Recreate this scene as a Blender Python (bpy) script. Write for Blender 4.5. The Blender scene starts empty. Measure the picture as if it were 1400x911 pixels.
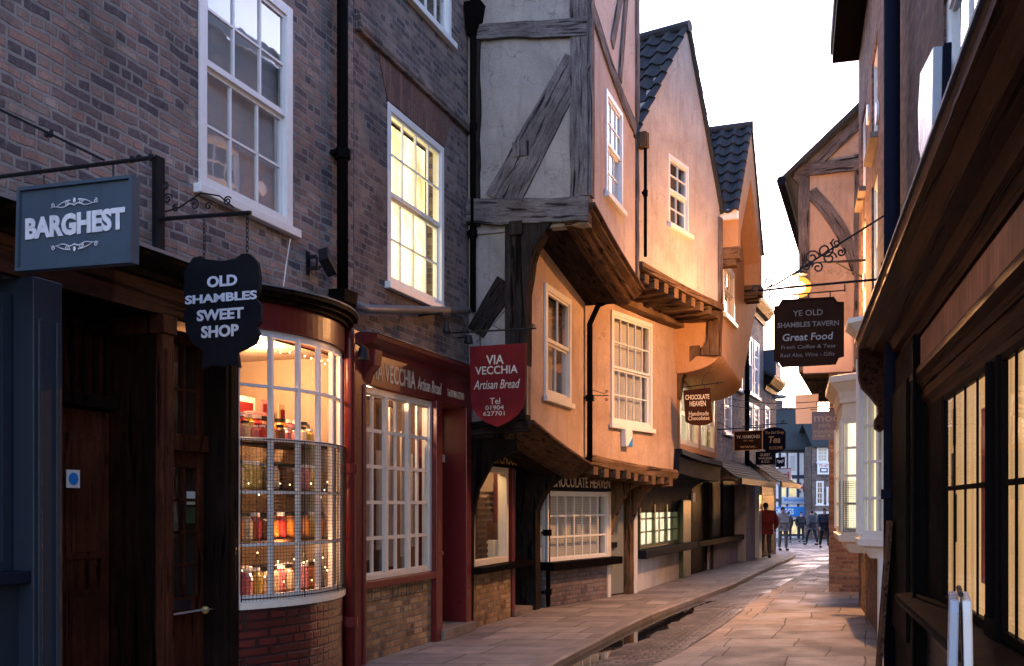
import bpy, bmesh, math, random
from mathutils import Vector, Matrix, noise

RND = random.Random(11)
SC = bpy.context.scene
SUN_EL, SUN_ROT, SKY_S, EXPO, LAMP_W = 7.0, 24.0, .15, 3.05, 900.0
EX = 2 ** EXPO
COL = SC.collection
rad = math.radians

# ------------------------------------------------------------------ camera model
FPX, EYE, PCX, PHY = 1383.0, 1.65, 700.0, 690.0
CAM = Vector((0, 0, EYE))


def ray(px, py):
    return Vector(((px - PCX) / FPX, 1.0, -(py - PHY) / FPX))


def at(px, py, Y):
    return CAM + ray(px, py) * Y


def zg(Y):
    if Y < 30: return 0.0
    return -0.018 * (min(Y, 85) - 30)


class Frame:
    """a vertical plane in plan: origin A, direction d; local x along d, local -y towards the street, z up"""
    def __init__(s, A, d):
        d = Vector((d[0], d[1], 0)).normalized()
        s.A = Vector((A[0], A[1], A[2] if len(A) > 2 else 0.0)); s.d = d
        yl = Vector((0, 0, 1)).cross(d)
        s.M = Matrix(((d.x, yl.x, 0, s.A.x), (d.y, yl.y, 0, s.A.y), (0, 0, 1, s.A.z), (0, 0, 0, 1)))
        s.Mi = s.M.inverted()
        s.rz = math.atan2(d.y, d.x)

    def p(s, px, py, off=0.0):
        o = s.Mi @ CAM; r = s.Mi.to_3x3() @ ray(px, py)
        t = (-off - o.y) / r.y
        q = o + r * t
        return (q.x, q.z)

    def side(s, px, py, u=0.0):
        """point on the plane x = u: gives (y, z)"""
        o = s.Mi @ CAM; r = s.Mi.to_3x3() @ ray(px, py)
        t = (u - o.x) / r.x
        q = o + r * t
        return (q.y, q.z)

    def u(s, px, off=0.0):
        return s.p(px, PHY, off)[0]

    def rect(s, a, b, off=0.0):
        p, q = s.p(a[0], a[1], off), s.p(b[0], b[1], off)
        return (min(p[0], q[0]), min(p[1], q[1]), max(p[0], q[0]), max(p[1], q[1]))

    def w(s, x, y, z):
        return s.M @ Vector((x, y, z))


# ------------------------------------------------------------------ object helpers
def tag(o, label=None, cat=None, group=None, kind=None):
    if label: o['label'] = label
    if cat: o['category'] = cat
    if group: o['group'] = group
    if kind: o['kind'] = kind
    return o


def empty(name, loc, rz=0.0, label=None, cat=None, group=None):
    o = bpy.data.objects.new(name, None); COL.objects.link(o)
    o.location = loc; o.rotation_euler = (0, 0, rz); o.empty_display_size = .2
    return tag(o, label, cat, group)


def fempty(name, f, label, cat, group=None):
    return empty(name, f.A, f.rz, label, cat, group)


def kids(o):
    return [c for c in bpy.data.objects if c.parent == o]


def copy_tree(o, parent=None):
    c = o.copy(); COL.objects.link(c); c.parent = parent
    for ch in kids(o): copy_tree(ch, c)
    return c


OBJ_GRAIN = {}


class MB:
    def __init__(s):
        s.bm = bmesh.new(); s.uv = s.bm.loops.layers.uv.new('UVMap'); s.mi = 0

    def face(s, pts, uvs=None):
        vs = [s.bm.verts.new(p) for p in pts]
        try: f = s.bm.faces.new(vs)
        except ValueError: return None
        f.material_index = s.mi
        if uvs:
            for l, c in zip(f.loops, uvs): l[s.uv].uv = c
        return f

    def vf(s, vs):
        try:
            f = s.bm.faces.new(vs); f.material_index = s.mi; return f
        except ValueError: return None

    def box(s, x0, x1, y0, y1, z0, z1):
        if x0 > x1: x0, x1 = x1, x0
        if y0 > y1: y0, y1 = y1, y0
        if z0 > z1: z0, z1 = z1, z0
        v = [s.bm.verts.new((x, y, z)) for z in (z0, z1) for y in (y0, y1) for x in (x0, x1)]
        for q in ((0, 2, 3, 1), (4, 5, 7, 6), (0, 1, 5, 4), (2, 6, 7, 3), (0, 4, 6, 2), (1, 3, 7, 5)):
            s.vf([v[i] for i in q])
        return s

    def prism(s, poly, y0, y1, axis='y'):
        n = len(poly)
        def pt(a, b, d):
            return (a, d, b) if axis == 'y' else ((d, a, b) if axis == 'x' else (a, b, d))
        A = [s.bm.verts.new(pt(a, b, y0)) for a, b in poly]
        B = [s.bm.verts.new(pt(a, b, y1)) for a, b in poly]
        s.vf(A); s.vf(B[::-1])
        for i in range(n):
            j = (i + 1) % n
            s.vf([A[i], B[i], B[j], A[j]])
        return s

    def loft(s, rings, close=True, caps=True):
        R = [[s.bm.verts.new(p) for p in r] for r in rings]
        n = len(R[0])
        for a, b in zip(R, R[1:]):
            for i in range(n if close else n - 1):
                j = (i + 1) % n
                s.vf([a[i], a[j], b[j], b[i]])
        if caps and close:
            s.vf(R[0][::-1]); s.vf(R[-1])
        return s

    def tube(s, pts, r, n=8, caps=True):
        pts = [Vector(p) for p in pts]
        rr = r if isinstance(r, (list, tuple)) else [r] * len(pts)
        rings = []; prev = None
        for i, p in enumerate(pts):
            t = (pts[min(i + 1, len(pts) - 1)] - pts[max(i - 1, 0)])
            if t.length < 1e-9: t = Vector((0, 0, 1))
            t.normalize()
            if prev is None:
                a = Vector((0, 0, 1)) if abs(t.z) < .9 else Vector((1, 0, 0))
                nx = t.cross(a).normalized()
            else:
                nx = (prev - t * prev.dot(t))
                if nx.length < 1e-6: nx = t.cross(Vector((0, 0, 1)))
                nx.normalize()
            prev = nx; ny = t.cross(nx)
            rings.append([p + (nx * math.cos(2 * math.pi * k / n) + ny * math.sin(2 * math.pi * k / n)) * rr[i] for k in range(n)])
        return s.loft(rings, True, caps)

    def sphere(s, c, r, u=10, v=7, sc=(1, 1, 1)):
        m = Matrix.Translation(Vector(c)) @ Matrix.Diagonal((r * sc[0], r * sc[1], r * sc[2], 1))
        g = bmesh.ops.create_uvsphere(s.bm, u_segments=u, v_segments=v, radius=1, matrix=m)
        for ve in g['verts']:
            for f in ve.link_faces: f.material_index = s.mi
        return s

    def lathe(s, prof, n=14, c=(0, 0, 0)):
        rings = [[(c[0] + r * math.cos(2 * math.pi * k / n), c[1] + r * math.sin(2 * math.pi * k / n), c[2] + z) for k in range(n)] for r, z in prof]
        return s.loft(rings, True, True)

    def beam(s, p0, p1, w0, w1, y0, y1, jit=.012, n=None, side=False, bow=0.0):
        """old timber between two points of the wall plane, hand-hewn edges; uv runs along the grain"""
        a = Vector((p0[0], p0[1])); b = Vector((p1[0], p1[1])); d = b - a; L = d.length
        if L < 1e-6: return s
        d /= L; q = Vector((-d.y, d.x))
        n = n or max(3, int(L / .16)); rings = []; ls = []
        sd = RND.uniform(0, 100)
        for i in range(n + 1):
            t = i / n; w = w0 + (w1 - w0) * t
            c = a + d * (L * t) + q * (bow * math.sin(math.pi * t))
            e0 = w / 2 + jit * noise.noise(Vector((sd, t * L * 3.1, 1.7))) * 1.6
            e1 = w / 2 + jit * noise.noise(Vector((sd + 9, t * L * 3.1, 5.7))) * 1.6
            yy = y0 + jit * .5 * noise.noise(Vector((sd + 3, t * L * 2.3, 9.7)))
            c0, c1 = c - q * e0, c + q * e1
            r = [(c0.x, y1, c0.y), (c0.x, yy, c0.y), (c1.x, yy, c1.y), (c1.x, y1, c1.y)]
            if side: r = [(y, x, z) for x, y, z in r]
            rings.append([s.bm.verts.new(p) for p in r]); ls.append(t * L)
        vv = (0, .3, .3 + w0, .6 + w0, .9 + w0)
        for k in range(n):
            for i in range(4):
                j = (i + 1) % 4
                f = s.vf([rings[k][i], rings[k][j], rings[k + 1][j], rings[k + 1][i]])
                if f:
                    uvs = ((ls[k] + sd, vv[i]), (ls[k] + sd, vv[i + 1]), (ls[k + 1] + sd, vv[i + 1]), (ls[k + 1] + sd, vv[i]))
                    for l, c in zip(f.loops, uvs): l[s.uv].uv = c
        s.vf(rings[0][::-1]); s.vf(rings[-1])
        return s

    def plate(s, outer, holes, y, depth, axis='y'):
        """flat wall with real openings: front sheet at y, outer edge and reveals run back to y+depth"""
        def pt(a, b, dd):
            return (a, dd, b) if axis == 'y' else (dd, a, b)
        edges = []; loops = []
        for lp in [outer] + holes:
            vs = [s.bm.verts.new(pt(a, b, y)) for a, b in lp]; loops.append(vs)
            for i in range(len(vs)): edges.append(s.bm.edges.new((vs[i], vs[(i + 1) % len(vs)])))
        g = bmesh.ops.triangle_fill(s.bm, use_beauty=True, use_dissolve=False, edges=edges)
        for f in g['geom']:
            if isinstance(f, bmesh.types.BMFace): f.material_index = s.mi
        for lp, vs in zip([outer] + holes, loops):
            B = [s.bm.verts.new(pt(a, b, y + depth)) for a, b in lp]
            for i in range(len(vs)):
                j = (i + 1) % len(vs)
                s.vf([vs[i], B[i], B[j], vs[j]])
        return s

    def build(s, name, mat, parent=None, smooth=False, bevel=0.0, recalc=True):
        if not isinstance(mat, (list, tuple)) and mat in OBJ_GRAIN and not any(l[s.uv].uv.length > 0 for f in s.bm.faces for l in f.loops):
            ex = [max(v.co[k] for v in s.bm.verts) - min(v.co[k] for v in s.bm.verts) for k in range(3)]
            mat = OBJ_GRAIN[mat][0 if ex[2] > 1.1 * ex[0] else (1 if ex[0] >= ex[1] else 2)]
        if recalc: bmesh.ops.recalc_face_normals(s.bm, faces=s.bm.faces[:])
        me = bpy.data.meshes.new(name); s.bm.to_mesh(me); s.bm.free()
        for m in (mat if isinstance(mat, (list, tuple)) else [mat]): me.materials.append(m)
        if smooth:
            for p in me.polygons: p.use_smooth = True
        o = bpy.data.objects.new(name, me); COL.objects.link(o)
        if parent: o.parent = parent
        if bevel:
            b = o.modifiers.new('edge', 'BEVEL'); b.width = bevel; b.segments = 2; b.limit_method = 'ANGLE'; b.angle_limit = rad(40)
        return o


def R4(r):
    return [(r[0], r[1]), (r[2], r[1]), (r[2], r[3]), (r[0], r[3])]


def arc(cx, cz, r, a0, a1, n=12):
    return [(cx + r * math.cos(a0 + (a1 - a0) * i / n), cz + r * math.sin(a0 + (a1 - a0) * i / n)) for i in range(n + 1)]


def spiral(cx, cz, r0, r1, a0, turns, n=22, y=0.0):
    o = []
    for i in range(n + 1):
        t = i / n; a = a0 + turns * 2 * math.pi * t; r = r0 + (r1 - r0) * t
        o.append((cx + r * math.cos(a), y, cz + r * math.sin(a)))
    return o


_tx = {}
def text(body, box, y, mat, parent, name='lettering', bold=0.0, shear=0.0, ext=.003, keep=False):
    """lettering fitted into box (x0,z0,x1,z1) on plane y, facing -y"""
    cu = bpy.data.curves.new('t', 'FONT'); cu.body = body; cu.size = 1.0; cu.offset = bold; cu.shear = shear
    cu.extrude = .01; cu.resolution_u = 3; cu.align_x = 'LEFT'
    ob = bpy.data.objects.new('t', cu); COL.objects.link(ob)
    dg = bpy.context.evaluated_depsgraph_get(); dg.update()
    me = bpy.data.meshes.new_from_object(ob.evaluated_get(dg))
    bpy.data.objects.remove(ob); bpy.data.curves.remove(cu)
    xs = [v.co.x for v in me.vertices]; ys = [v.co.y for v in me.vertices]
    x0, z0, x1, z1 = box
    sx = (x1 - x0) / (max(xs) - min(xs)); sy = (z1 - z0) / (max(ys) - min(ys))
    ox = x0
    if keep:
        sx2 = min(sx, sy * keep); ox = (x0 + x1) / 2 - sx2 * (max(xs) - min(xs)) / 2; sx = sx2
    mx, my = min(xs), min(ys)
    for v in me.vertices:
        v.co = (ox + (v.co.x - mx) * sx, y - ext if v.co.z > 0 else y + .001, z0 + (v.co.y - my) * sy)
    me.materials.clear(); me.materials.append(mat)
    me.name = name
    o = bpy.data.objects.new(name, me); COL.objects.link(o); o.parent = parent
    return o
# ------------------------------------------------------------------ materials
class NT:
    def __init__(s, name):
        s.m = bpy.data.materials.new(name); s.m.use_nodes = True; s.t = s.m.node_tree; s.t.nodes.clear()
        s.out = s.t.nodes.new('ShaderNodeOutputMaterial')

    def n(s, typ, ins=None, **pr):
        nd = s.t.nodes.new('ShaderNode' + typ)
        for k, v in pr.items(): setattr(nd, k, v)
        for k, v in (ins or {}).items(): s.set(nd, k, v)
        return nd

    def set(s, nd, k, v):
        i = nd.inputs[k]
        if isinstance(v, bpy.types.NodeSocket): s.t.links.new(v, i)
        elif isinstance(v, bpy.types.Node): s.t.links.new(v.outputs[0], i)
        else:
            if isinstance(v, tuple) and len(v) == 3 and i.type == 'RGBA': v = v + (1,)
            i.default_value = v

    def math(s, op, a, b=0.0, c=None, clamp=False):
        d = {0: a, 1: b}
        if c is not None: d[2] = c
        nd = s.n('Math', d, operation=op); nd.use_clamp = clamp
        return nd.outputs[0]

    def mix(s, fac, a, b, blend='MIX'):
        nd = s.n('Mix', None, data_type='RGBA', blend_type=blend)
        s.set(nd, 0, fac); s.set(nd, 6, a); s.set(nd, 7, b)
        return nd.outputs[2]

    def ramp(s, fac, stops, interp='LINEAR'):
        nd = s.n('ValToRGB', {0: fac}); cr = nd.color_ramp; cr.interpolation = interp
        while len(cr.elements) > 1: cr.elements.remove(cr.elements[-1])
        cr.elements[0].position = stops[0][0]; c = stops[0][1]
        cr.elements[0].color = (c if isinstance(c, tuple) else (c, c, c)) + (1,)
        for p, c in stops[1:]:
            e = cr.elements.new(p); e.color = (c if isinstance(c, tuple) else (c, c, c)) + (1,)
        return nd.outputs[0]

    def coord(s, kind='Object', scale=None):
        tc = s.n('TexCoord').outputs[kind]
        if scale is None: return tc
        return s.n('Mapping', {'Vector': tc, 'Scale': scale}).outputs[0]

    def noise(s, vec, scale, detail=4, rough=.55, dist=0.0):
        return s.n('TexNoise', {'Vector': vec, 'Scale': scale, 'Detail': detail, 'Roughness': rough, 'Distortion': dist}).outputs[0]

    def bump(s, h, strength=.3, dist=.01, normal=None):
        d = {'Height': h, 'Strength': strength, 'Distance': dist}
        if normal: d['Normal'] = normal
        return s.n('Bump', d).outputs[0]

    def pbr(s, col, rough=.6, normal=None, metal=0.0, spec=.5, **kw):
        d = {'Base Color': col, 'Roughness': rough, 'Metallic': metal, 'Specular IOR Level': spec}
        if normal: d['Normal'] = normal
        d.update(kw)
        b = s.n('BsdfPrincipled', d)
        s.t.links.new(b.outputs[0], s.out.inputs[0])
        return s.m


def wallvec(N, wob=.012):
    tc = N.coord('Object')
    sp = N.n('SeparateXYZ', {0: tc})
    x = N.math('ADD', sp.outputs[0], sp.outputs[1])
    v = N.n('CombineXYZ', {0: x, 1: sp.outputs[2], 2: 0.0}).outputs[0]
    nz = N.n('TexNoise', {'Vector': tc, 'Scale': 3.5, 'Detail': 3.0})
    off = N.n('VectorMath', {0: nz.outputs['Color'], 1: (.5, .5, .5)}, operation='SUBTRACT').outputs[0]
    off = N.n('VectorMath', {0: off, 'Scale': wob * 2}, operation='SCALE').outputs[0]
    return N.n('VectorMath', {0: v, 1: off}, operation='ADD').outputs[0], tc


def brick_mat(name, stops, mortar, bw=.235, rh=.078, ms=.011, rough=.85, bump=.9, wob=.012, dirt=(.5, 1.2), sq=.5):
    N = NT(name); v, tc = wallvec(N, wob)
    b = N.n('TexBrick', {'Vector': v, 'Color1': (0, 0, 0), 'Color2': (1, 1, 1), 'Mortar': (0, 0, 0), 'Scale': 1.0,
                         'Mortar Size': ms, 'Mortar Smooth': .35, 'Bias': 0.0, 'Brick Width': bw, 'Row Height': rh})
    b.squash = sq; b.squash_frequency = 3
    rnd = N.n('SeparateColor', {0: b.outputs['Color']}).outputs[0]
    n1 = N.noise(tc, 26, 5, .65)
    rr = N.math('ADD', rnd, N.math('MULTIPLY', N.math('SUBTRACT', n1, .5), .75))
    col = N.ramp(rr, stops)
    fine = N.noise(tc, 90, 4, .7)
    col = N.mix(1.0, col, N.ramp(fine, [(.25, .62), (.75, 1.25)]), 'MULTIPLY')
    mo = N.mix(N.noise(tc, 40, 3), mortar, tuple(c * .55 for c in mortar))
    smear = N.ramp(N.math('ADD', N.noise(tc, 14, 5, .7), N.math('MULTIPLY', b.outputs['Fac'], .12)), [(.56, 0.0), (.68, .75)])
    ed = N.ramp(N.math('ADD', b.outputs['Fac'], N.math('MULTIPLY', N.math('SUBTRACT', N.noise(tc, 55, 3, .6), .5), .9)), [(.3, 0.0), (.62, 1.0)])
    col = N.mix(N.math('MAXIMUM', ed, smear), col, mo)
    soot = N.ramp(N.noise(tc, 2.6, 6, .7), [(.5, 0.0), (.72, .6)])
    col = N.mix(soot, col, (.03, .028, .032))
    big = N.noise(tc, .9, 5, .6)
    col = N.mix(1.0, col, N.ramp(big, [(.3, dirt[0]), (.7, dirt[1])]), 'MULTIPLY')
    h = N.math('ADD', N.math('MULTIPLY', b.outputs['Fac'], -1.0), N.math('MULTIPLY', fine, .45))
    h = N.math('ADD', h, N.math('MULTIPLY', n1, .5))
    h = N.math('ADD', h, N.math('MULTIPLY', rnd, .25))
    return N.pbr(col, rough, N.bump(h, bump, .012), spec=.3)


def plaster_mat(name, col, dark, rough=.9, bump=.5, blotch=.5):
    N = NT(name); tc = N.coord('Object')
    a = N.noise(tc, 1.1, 6, .62, .4)
    c = N.mix(N.ramp(a, [(.36, 0.0), (.72, 1.0)]), col, dark)
    st = N.noise(N.coord('Object', (5.5, 5.5, .55)), 1.6, 5, .6)
    c = N.mix(N.math('MULTIPLY', N.ramp(st, [(.52, 0.0), (.78, 1.0)]), blotch), c, tuple(x * .62 for x in dark))
    f = N.noise(tc, 38, 6, .7)
    c = N.mix(1.0, c, N.ramp(f, [(.3, .84), (.7, 1.1)]), 'MULTIPLY')
    cr = N.n('TexVoronoi', {'Vector': N.n('VectorMath', {0: tc, 1: N.n('VectorMath', {0: N.n('TexNoise', {'Vector': tc, 'Scale': 4.0, 'Detail': 5.0}).outputs['Color'], 'Scale': .35}, operation='SCALE').outputs[0]}, operation='ADD').outputs[0], 'Scale': 1.1}, feature='DISTANCE_TO_EDGE').outputs[0]
    ck = N.ramp(cr, [(0, 1.0), (.006, 0.0)])
    ck = N.math('MULTIPLY', ck, N.ramp(N.noise(tc, .8, 2), [(.43, 0.0), (.58, .65)]))
    c = N.mix(ck, c, tuple(x * .35 for x in dark))
    h = N.math('ADD', N.math('MULTIPLY', f, .35), N.math('MULTIPLY', N.noise(tc, 5, 4), 1.6))
    h = N.math('ADD', h, N.math('MULTIPLY', N.noise(tc, 1.7, 3), 3.0))
    return N.pbr(c, rough, N.bump(h, bump, .02), spec=.15)


def timber_mat(name, light, mid, dark, rough=.85, src='UV', along=(2.6, 19, 1), spec=.03):
    N = NT(name); tc = N.coord(src, along); tc2 = N.coord(src)
    g = N.noise(tc, 1.6, 9, .72, .5)
    g = N.math('ADD', N.math('MULTIPLY', g, .72), N.math('MULTIPLY', N.noise(tc2, 34, 5, .7), .28))
    c = N.ramp(g, [(.28, dark), (.46, mid), (.72, light)])
    ck = N.noise(N.coord(src, (along[0] * .55, along[1] * .9, along[2] * .9)), 1.1, 3, .5, .6)
    k = N.ramp(ck, [(.36, 1.0), (.43, 0.0)])
    c = N.mix(N.math('MULTIPLY', k, .85), c, tuple(x * .25 for x in dark))
    big = N.noise(N.coord('Object'), 2.1, 4)
    c = N.mix(1.0, c, N.ramp(big, [(.3, .6), (.7, 1.25)]), 'MULTIPLY')
    h = N.math('SUBTRACT', g, N.math('MULTIPLY', k, .9))
    return N.pbr(c, rough, N.bump(h, .8, .012), spec=spec)


def paint_mat(name, col, rough=.4, wear=.25, bump=.25, scale=9.0, wearcol=None, coat=0.0, spec=.5):
    N = NT(name); tc = N.coord('Object')
    a = N.noise(tc, scale, 6, .65)
    dk = wearcol or tuple(x * .55 for x in col)
    c = N.mix(N.math('MULTIPLY', N.ramp(a, [(.45, 0.0), (.75, 1.0)]), wear), col, dk)
    st = N.noise(N.coord('Object', (9, 9, .8)), 2.0, 4)
    c = N.mix(N.math('MULTIPLY', N.ramp(st, [(.55, 0.0), (.8, 1.0)]), wear * .7), c, tuple(x * .5 for x in col))
    rg = N.math('ADD', N.math('MULTIPLY', a, .3), rough - .15)
    bump = bump * .45
    h = N.math('ADD', N.noise(tc, 60, 3), N.math('MULTIPLY', N.noise(tc, 7, 3), 2.0))
    return N.pbr(c, rg, N.bump(h, bump, .004), spec=spec, **({'Coat Weight': coat} if coat else {}))


def glass_mat(name, tint=(.92, .95, .96), refl=1.0, wav=.12):
    N = NT(name); tc = N.coord('Object')
    nb = N.bump(N.noise(tc, 2.2, 2, .4), wav, .02)
    inc = N.n('NewGeometry').outputs['Incoming']
    c = N.math('ABSOLUTE', N.n('VectorMath', {0: inc, 1: nb}, operation='DOT_PRODUCT').outputs['Value'])
    fr = N.math('MULTIPLY_ADD', N.math('POWER', N.math('SUBTRACT', 1.0, c, clamp=True), 5.0), .93, .045)
    fr = N.math('MULTIPLY', fr, refl, clamp=True)
    tr = N.n('BsdfTransparent', {0: tint}); gl = N.n('BsdfGlossy', {'Color': (1, 1, 1), 'Roughness': .02, 'Normal': nb})
    mx = N.n('MixShader', {0: fr, 1: tr, 2: gl})
    N.t.links.new(mx.outputs[0], N.out.inputs[0])
    return N.m


def lit_mat(name, col, strength, var=.35, stretch=(1, 1, 1), scale=2.0, stripes=None):
    N = NT(name); tc = N.coord('Object', stretch)
    a = N.noise(tc, scale, 4, .55)
    f = N.ramp(a, [(.3, 1.0 - var), (.7, 1.0)])
    if stripes:
        w = N.n('TexWave', {'Vector': N.coord('Object', stripes), 'Scale': 1.0, 'Distortion': .6, 'Detail': 2.0}).outputs['Fac']
        f = N.mix(1.0, f, N.ramp(w, [(.1, .55), (.7, 1.0)]), 'MULTIPLY')
    c = N.mix(1.0, f, col, 'MULTIPLY')
    d = {'Color': c, 'Strength': strength / EX}
    e = N.n('Emission', d)
    N.t.links.new(e.outputs[0], N.out.inputs[0])
    return N.m


M = {}
M['brick_a'] = brick_mat('old_brown_purple_brick', [(0, (.080, .062, .074)), (.2, (.135, .098, .10)), (.4, (.225, .15, .13)), (.6, (.275, .195, .165)), (.8, (.33, .175, .135)), (1, (.39, .30, .25))], (.33, .295, .27), ms=.015, bump=1.0, wob=.03)
M['brick_b'] = brick_mat('red_brown_brick', [(0, (.07, .056, .062)), (.3, (.15, .10, .09)), (.6, (.21, .14, .115)), (1, (.28, .20, .16))], (.29, .26, .235), bw=.22, rh=.072, ms=.009, bump=.8)
M['brick_y'] = brick_mat('buff_brick', [(0, (.18, .10, .06)), (.4, (.33, .20, .10)), (.7, (.42, .25, .12)), (1, (.5, .34, .18))], (.30, .25, .19), bw=.215, rh=.072, ms=.010, bump=.9)
M['brick_p'] = brick_mat('painted_pink_grey_brick', [(0, (.12, .10, .11)), (.4, (.20, .14, .135)), (.7, (.26, .17, .15)), (1, (.18, .17, .19))], (.16, .14, .13), bw=.215, rh=.072)
M['brick_m'] = brick_mat('maroon_painted_brick', [(0, (.11, .012, .010)), (.5, (.14, .016, .012)), (1, (.17, .022, .016))], (.05, .010, .009), bw=.215, rh=.075, ms=.012, rough=.3, bump=1.0)
M['brick_k'] = brick_mat('black_painted_brick', [(0, (.012, .011, .011)), (.5, (.016, .015, .015)), (1, (.022, .019, .018))], (.01, .009, .009), bw=.215, rh=.075, ms=.012, rough=.28, bump=1.0)
M['brick_r'] = brick_mat('orange_red_brick', [(0, (.12, .06, .05)), (.4, (.20, .10, .07)), (.7, (.25, .13, .085)), (1, (.30, .19, .13))], (.22, .19, .16), bw=.22, rh=.075, bump=.9)
M['arch'] = None
M['plaster_grey'] = plaster_mat('grey_lime_plaster', (.39, .335, .285), (.20, .18, .17), bump=.6)
M['plaster_cream'] = plaster_mat('cream_limewash', (.58, .50, .44), (.37, .30, .255), bump=.6, blotch=.5)
M['plaster_pink'] = plaster_mat('pale_pink_limewash', (.54, .43, .38), (.38, .285, .25), bump=.5, blotch=.45)
M['plaster_buff'] = plaster_mat('buff_limewash', (.51, .355, .26), (.34, .22, .15), bump=.6, blotch=.55)
M['plaster_ochre'] = plaster_mat('ochre_render', (.54, .30, .15), (.47, .25, .12), bump=.45, blotch=.3)
M['plaster_white'] = plaster_mat('white_render', (.78, .76, .74), (.55, .53, .52), bump=.5, blotch=.45)
M['timber'] = timber_mat('weathered_grey_oak', (.27, .23, .215), (.12, .10, .095), (.022, .019, .020))
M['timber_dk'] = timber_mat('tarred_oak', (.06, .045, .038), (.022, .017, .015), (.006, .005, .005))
M['timber_br'] = timber_mat('brown_oak', (.24, .15, .09), (.13, .078, .045), (.035, .02, .012))
M['wood_br'] = timber_mat('brown_oak_moulding', (.16, .085, .048), (.075, .040, .024), (.018, .010, .007), src='Object', along=(1.2, 20, 20), rough=.6)
M['wood_dk'] = timber_mat('dark_stained_wood', (.020, .011, .008), (.010, .006, .005), (.004, .003, .003), src='Object', along=(14, 14, 1.2), rough=.5)
M['wood_or'] = timber_mat('orange_brown_varnished_wood', (.10, .032, .016), (.046, .015, .008), (.010, .005, .004), src='Object', along=(14, 14, 1.2), rough=.4)
M['wood_hz'] = timber_mat('dark_red_brown_moulding', (.085, .030, .016), (.038, .014, .008), (.009, .004, .003), src='Object', along=(1.2, 22, 22), rough=.4, spec=.03)
for k_, a_ in (('timber', ((.27, .23, .215), (.12, .10, .095), (.022, .019, .020))), ('timber_dk', ((.06, .045, .038), (.022, .017, .015), (.006, .005, .005))), ('timber_br', ((.24, .15, .09), (.13, .078, .045), (.035, .02, .012)))):
    OBJ_GRAIN[M[k_]] = [timber_mat(k_ + '_upright', *a_, src='Object', along=(15, 15, 1.4)), timber_mat(k_ + '_level', *a_, src='Object', along=(1.4, 15, 15)), timber_mat(k_ + '_endwise', *a_, src='Object', along=(15, 1.4, 15))]
M['white'] = paint_mat('white_gloss_paint', (.74, .73, .70), .38, .22, .2)
M['cream'] = paint_mat('cream_gloss_paint', (.70, .63, .52), .38, .25, .2)
M['maroon'] = paint_mat('maroon_gloss_paint', (.13, .014, .012), .32, .35, .3, spec=.4)
M['black'] = paint_mat('black_gloss_paint', (.006, .005, .005), .4, .3, .2, spec=.004)
M['blackmatt'] = paint_mat('black_board_paint', (.007, .007, .010), .75, .6, .3, 4, (.022, .020, .020), spec=.1)
M['navy'] = paint_mat('navy_gloss_paint', (.008, .010, .020), .7, .3, .2, spec=.03)
M['printcard_a'] = paint_mat('pale_printed_card', (.5, .45, .4), .7, .5, .1, 30)
M['slateblue'] = paint_mat('blue_grey_paint', (.055, .078, .105), .6, .5, .3, 4, (.034, .048, .066), spec=.15)
M['duskblue'] = paint_mat('dark_blue_grey_paint', (.015, .022, .033), .45, .25, .2, spec=.25)
M['brownboard'] = paint_mat('dark_brown_board_paint', (.036, .013, .007), .75, .6, .3, 4, (.016, .007, .005), spec=.06)
M['maroonboard'] = paint_mat('maroon_board_paint', (.15, .011, .012), .7, .6, .3, 4, (.07, .010, .010), spec=.1)
M['green'] = paint_mat('dark_green_paint', (.05, .075, .025), .4, .3, .3)
M['greygreen'] = paint_mat('grey_green_door_paint', (.22, .23, .20), .45, .2, .2)
M['iron'] = paint_mat('black_wrought_iron', (.010, .009, .010), .5, .3, .5, 30, spec=.25)
M['lead'] = paint_mat('grey_lead_sheet', (.13, .135, .15), .5, .5, .6, 6)
M['silver'] = paint_mat('silver_white_lettering', (.66, .66, .69), .55, .6, .3, 14, (.38, .38, .41), spec=.2)
M['gold'] = paint_mat('gold_lettering', (.52, .36, .13), .4, .15, .1)
M['creamlet'] = paint_mat('cream_lettering', (.62, .54, .42), .55, .6, .3, 14, (.34, .28, .21), spec=.2)
M['dimlet'] = paint_mat('faded_grey_lettering', (.34, .29, .27), .55, .15, .1)
M['tavernlet'] = paint_mat('worn_brown_lettering', (.20, .145, .12), .6, .35, .1)
M['goldlet'] = paint_mat('ochre_lettering', (.55, .30, .10), .5, .15, .1)
M['mauve'] = paint_mat('mauve_grey_board_paint', (.15, .115, .125), .5, .15, .1)
M['peach'] = paint_mat('peach_lamplit_board', (.72, .58, .50), .5, .08, .08)  # peach tint carries the sodium light falling on a pale board
M['paleboard'] = paint_mat('pale_glossy_board', (.34, .40, .48), .25, .1, .1)
M['blue'] = paint_mat('bright_blue_board', (.02, .22, .62), .4, .1, .1)
M['navytimber'] = paint_mat('navy_timber_paint', (.02, .028, .05), .5, .2, .2)
M['red'] = paint_mat('red_paint', (.45, .03, .03), .4, .15, .1)
M['roomdark'] = paint_mat('dark_room_wall', (.055, .042, .034), .8, .3, .2)
M['roombrown'] = paint_mat('brown_room_wall', (.16, .10, .065), .8, .3, .2)
M['roompale'] = paint_mat('pale_room_wall', (.42, .32, .24), .8, .25, .2)
M['slate'] = paint_mat('dark_blue_grey_pantile', (.026, .027, .031), .6, .9, .6, 6, (.060, .055, .045), spec=.2)
M['slate_gr'] = paint_mat('grey_green_slate', (.045, .05, .05), .85, .5, .6, 7, spec=.03)
M['skin'] = paint_mat('skin', (.45, .28, .21), .55, .1, .05)
M['hair'] = paint_mat('dark_hair', (.03, .022, .018), .6, .2, .3)
M['stone'] = plaster_mat('worn_sandstone', (.24, .20, .165), (.15, .125, .105), bump=.7)
M['glass'] = glass_mat('old_window_glass', refl=1.35)
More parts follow.
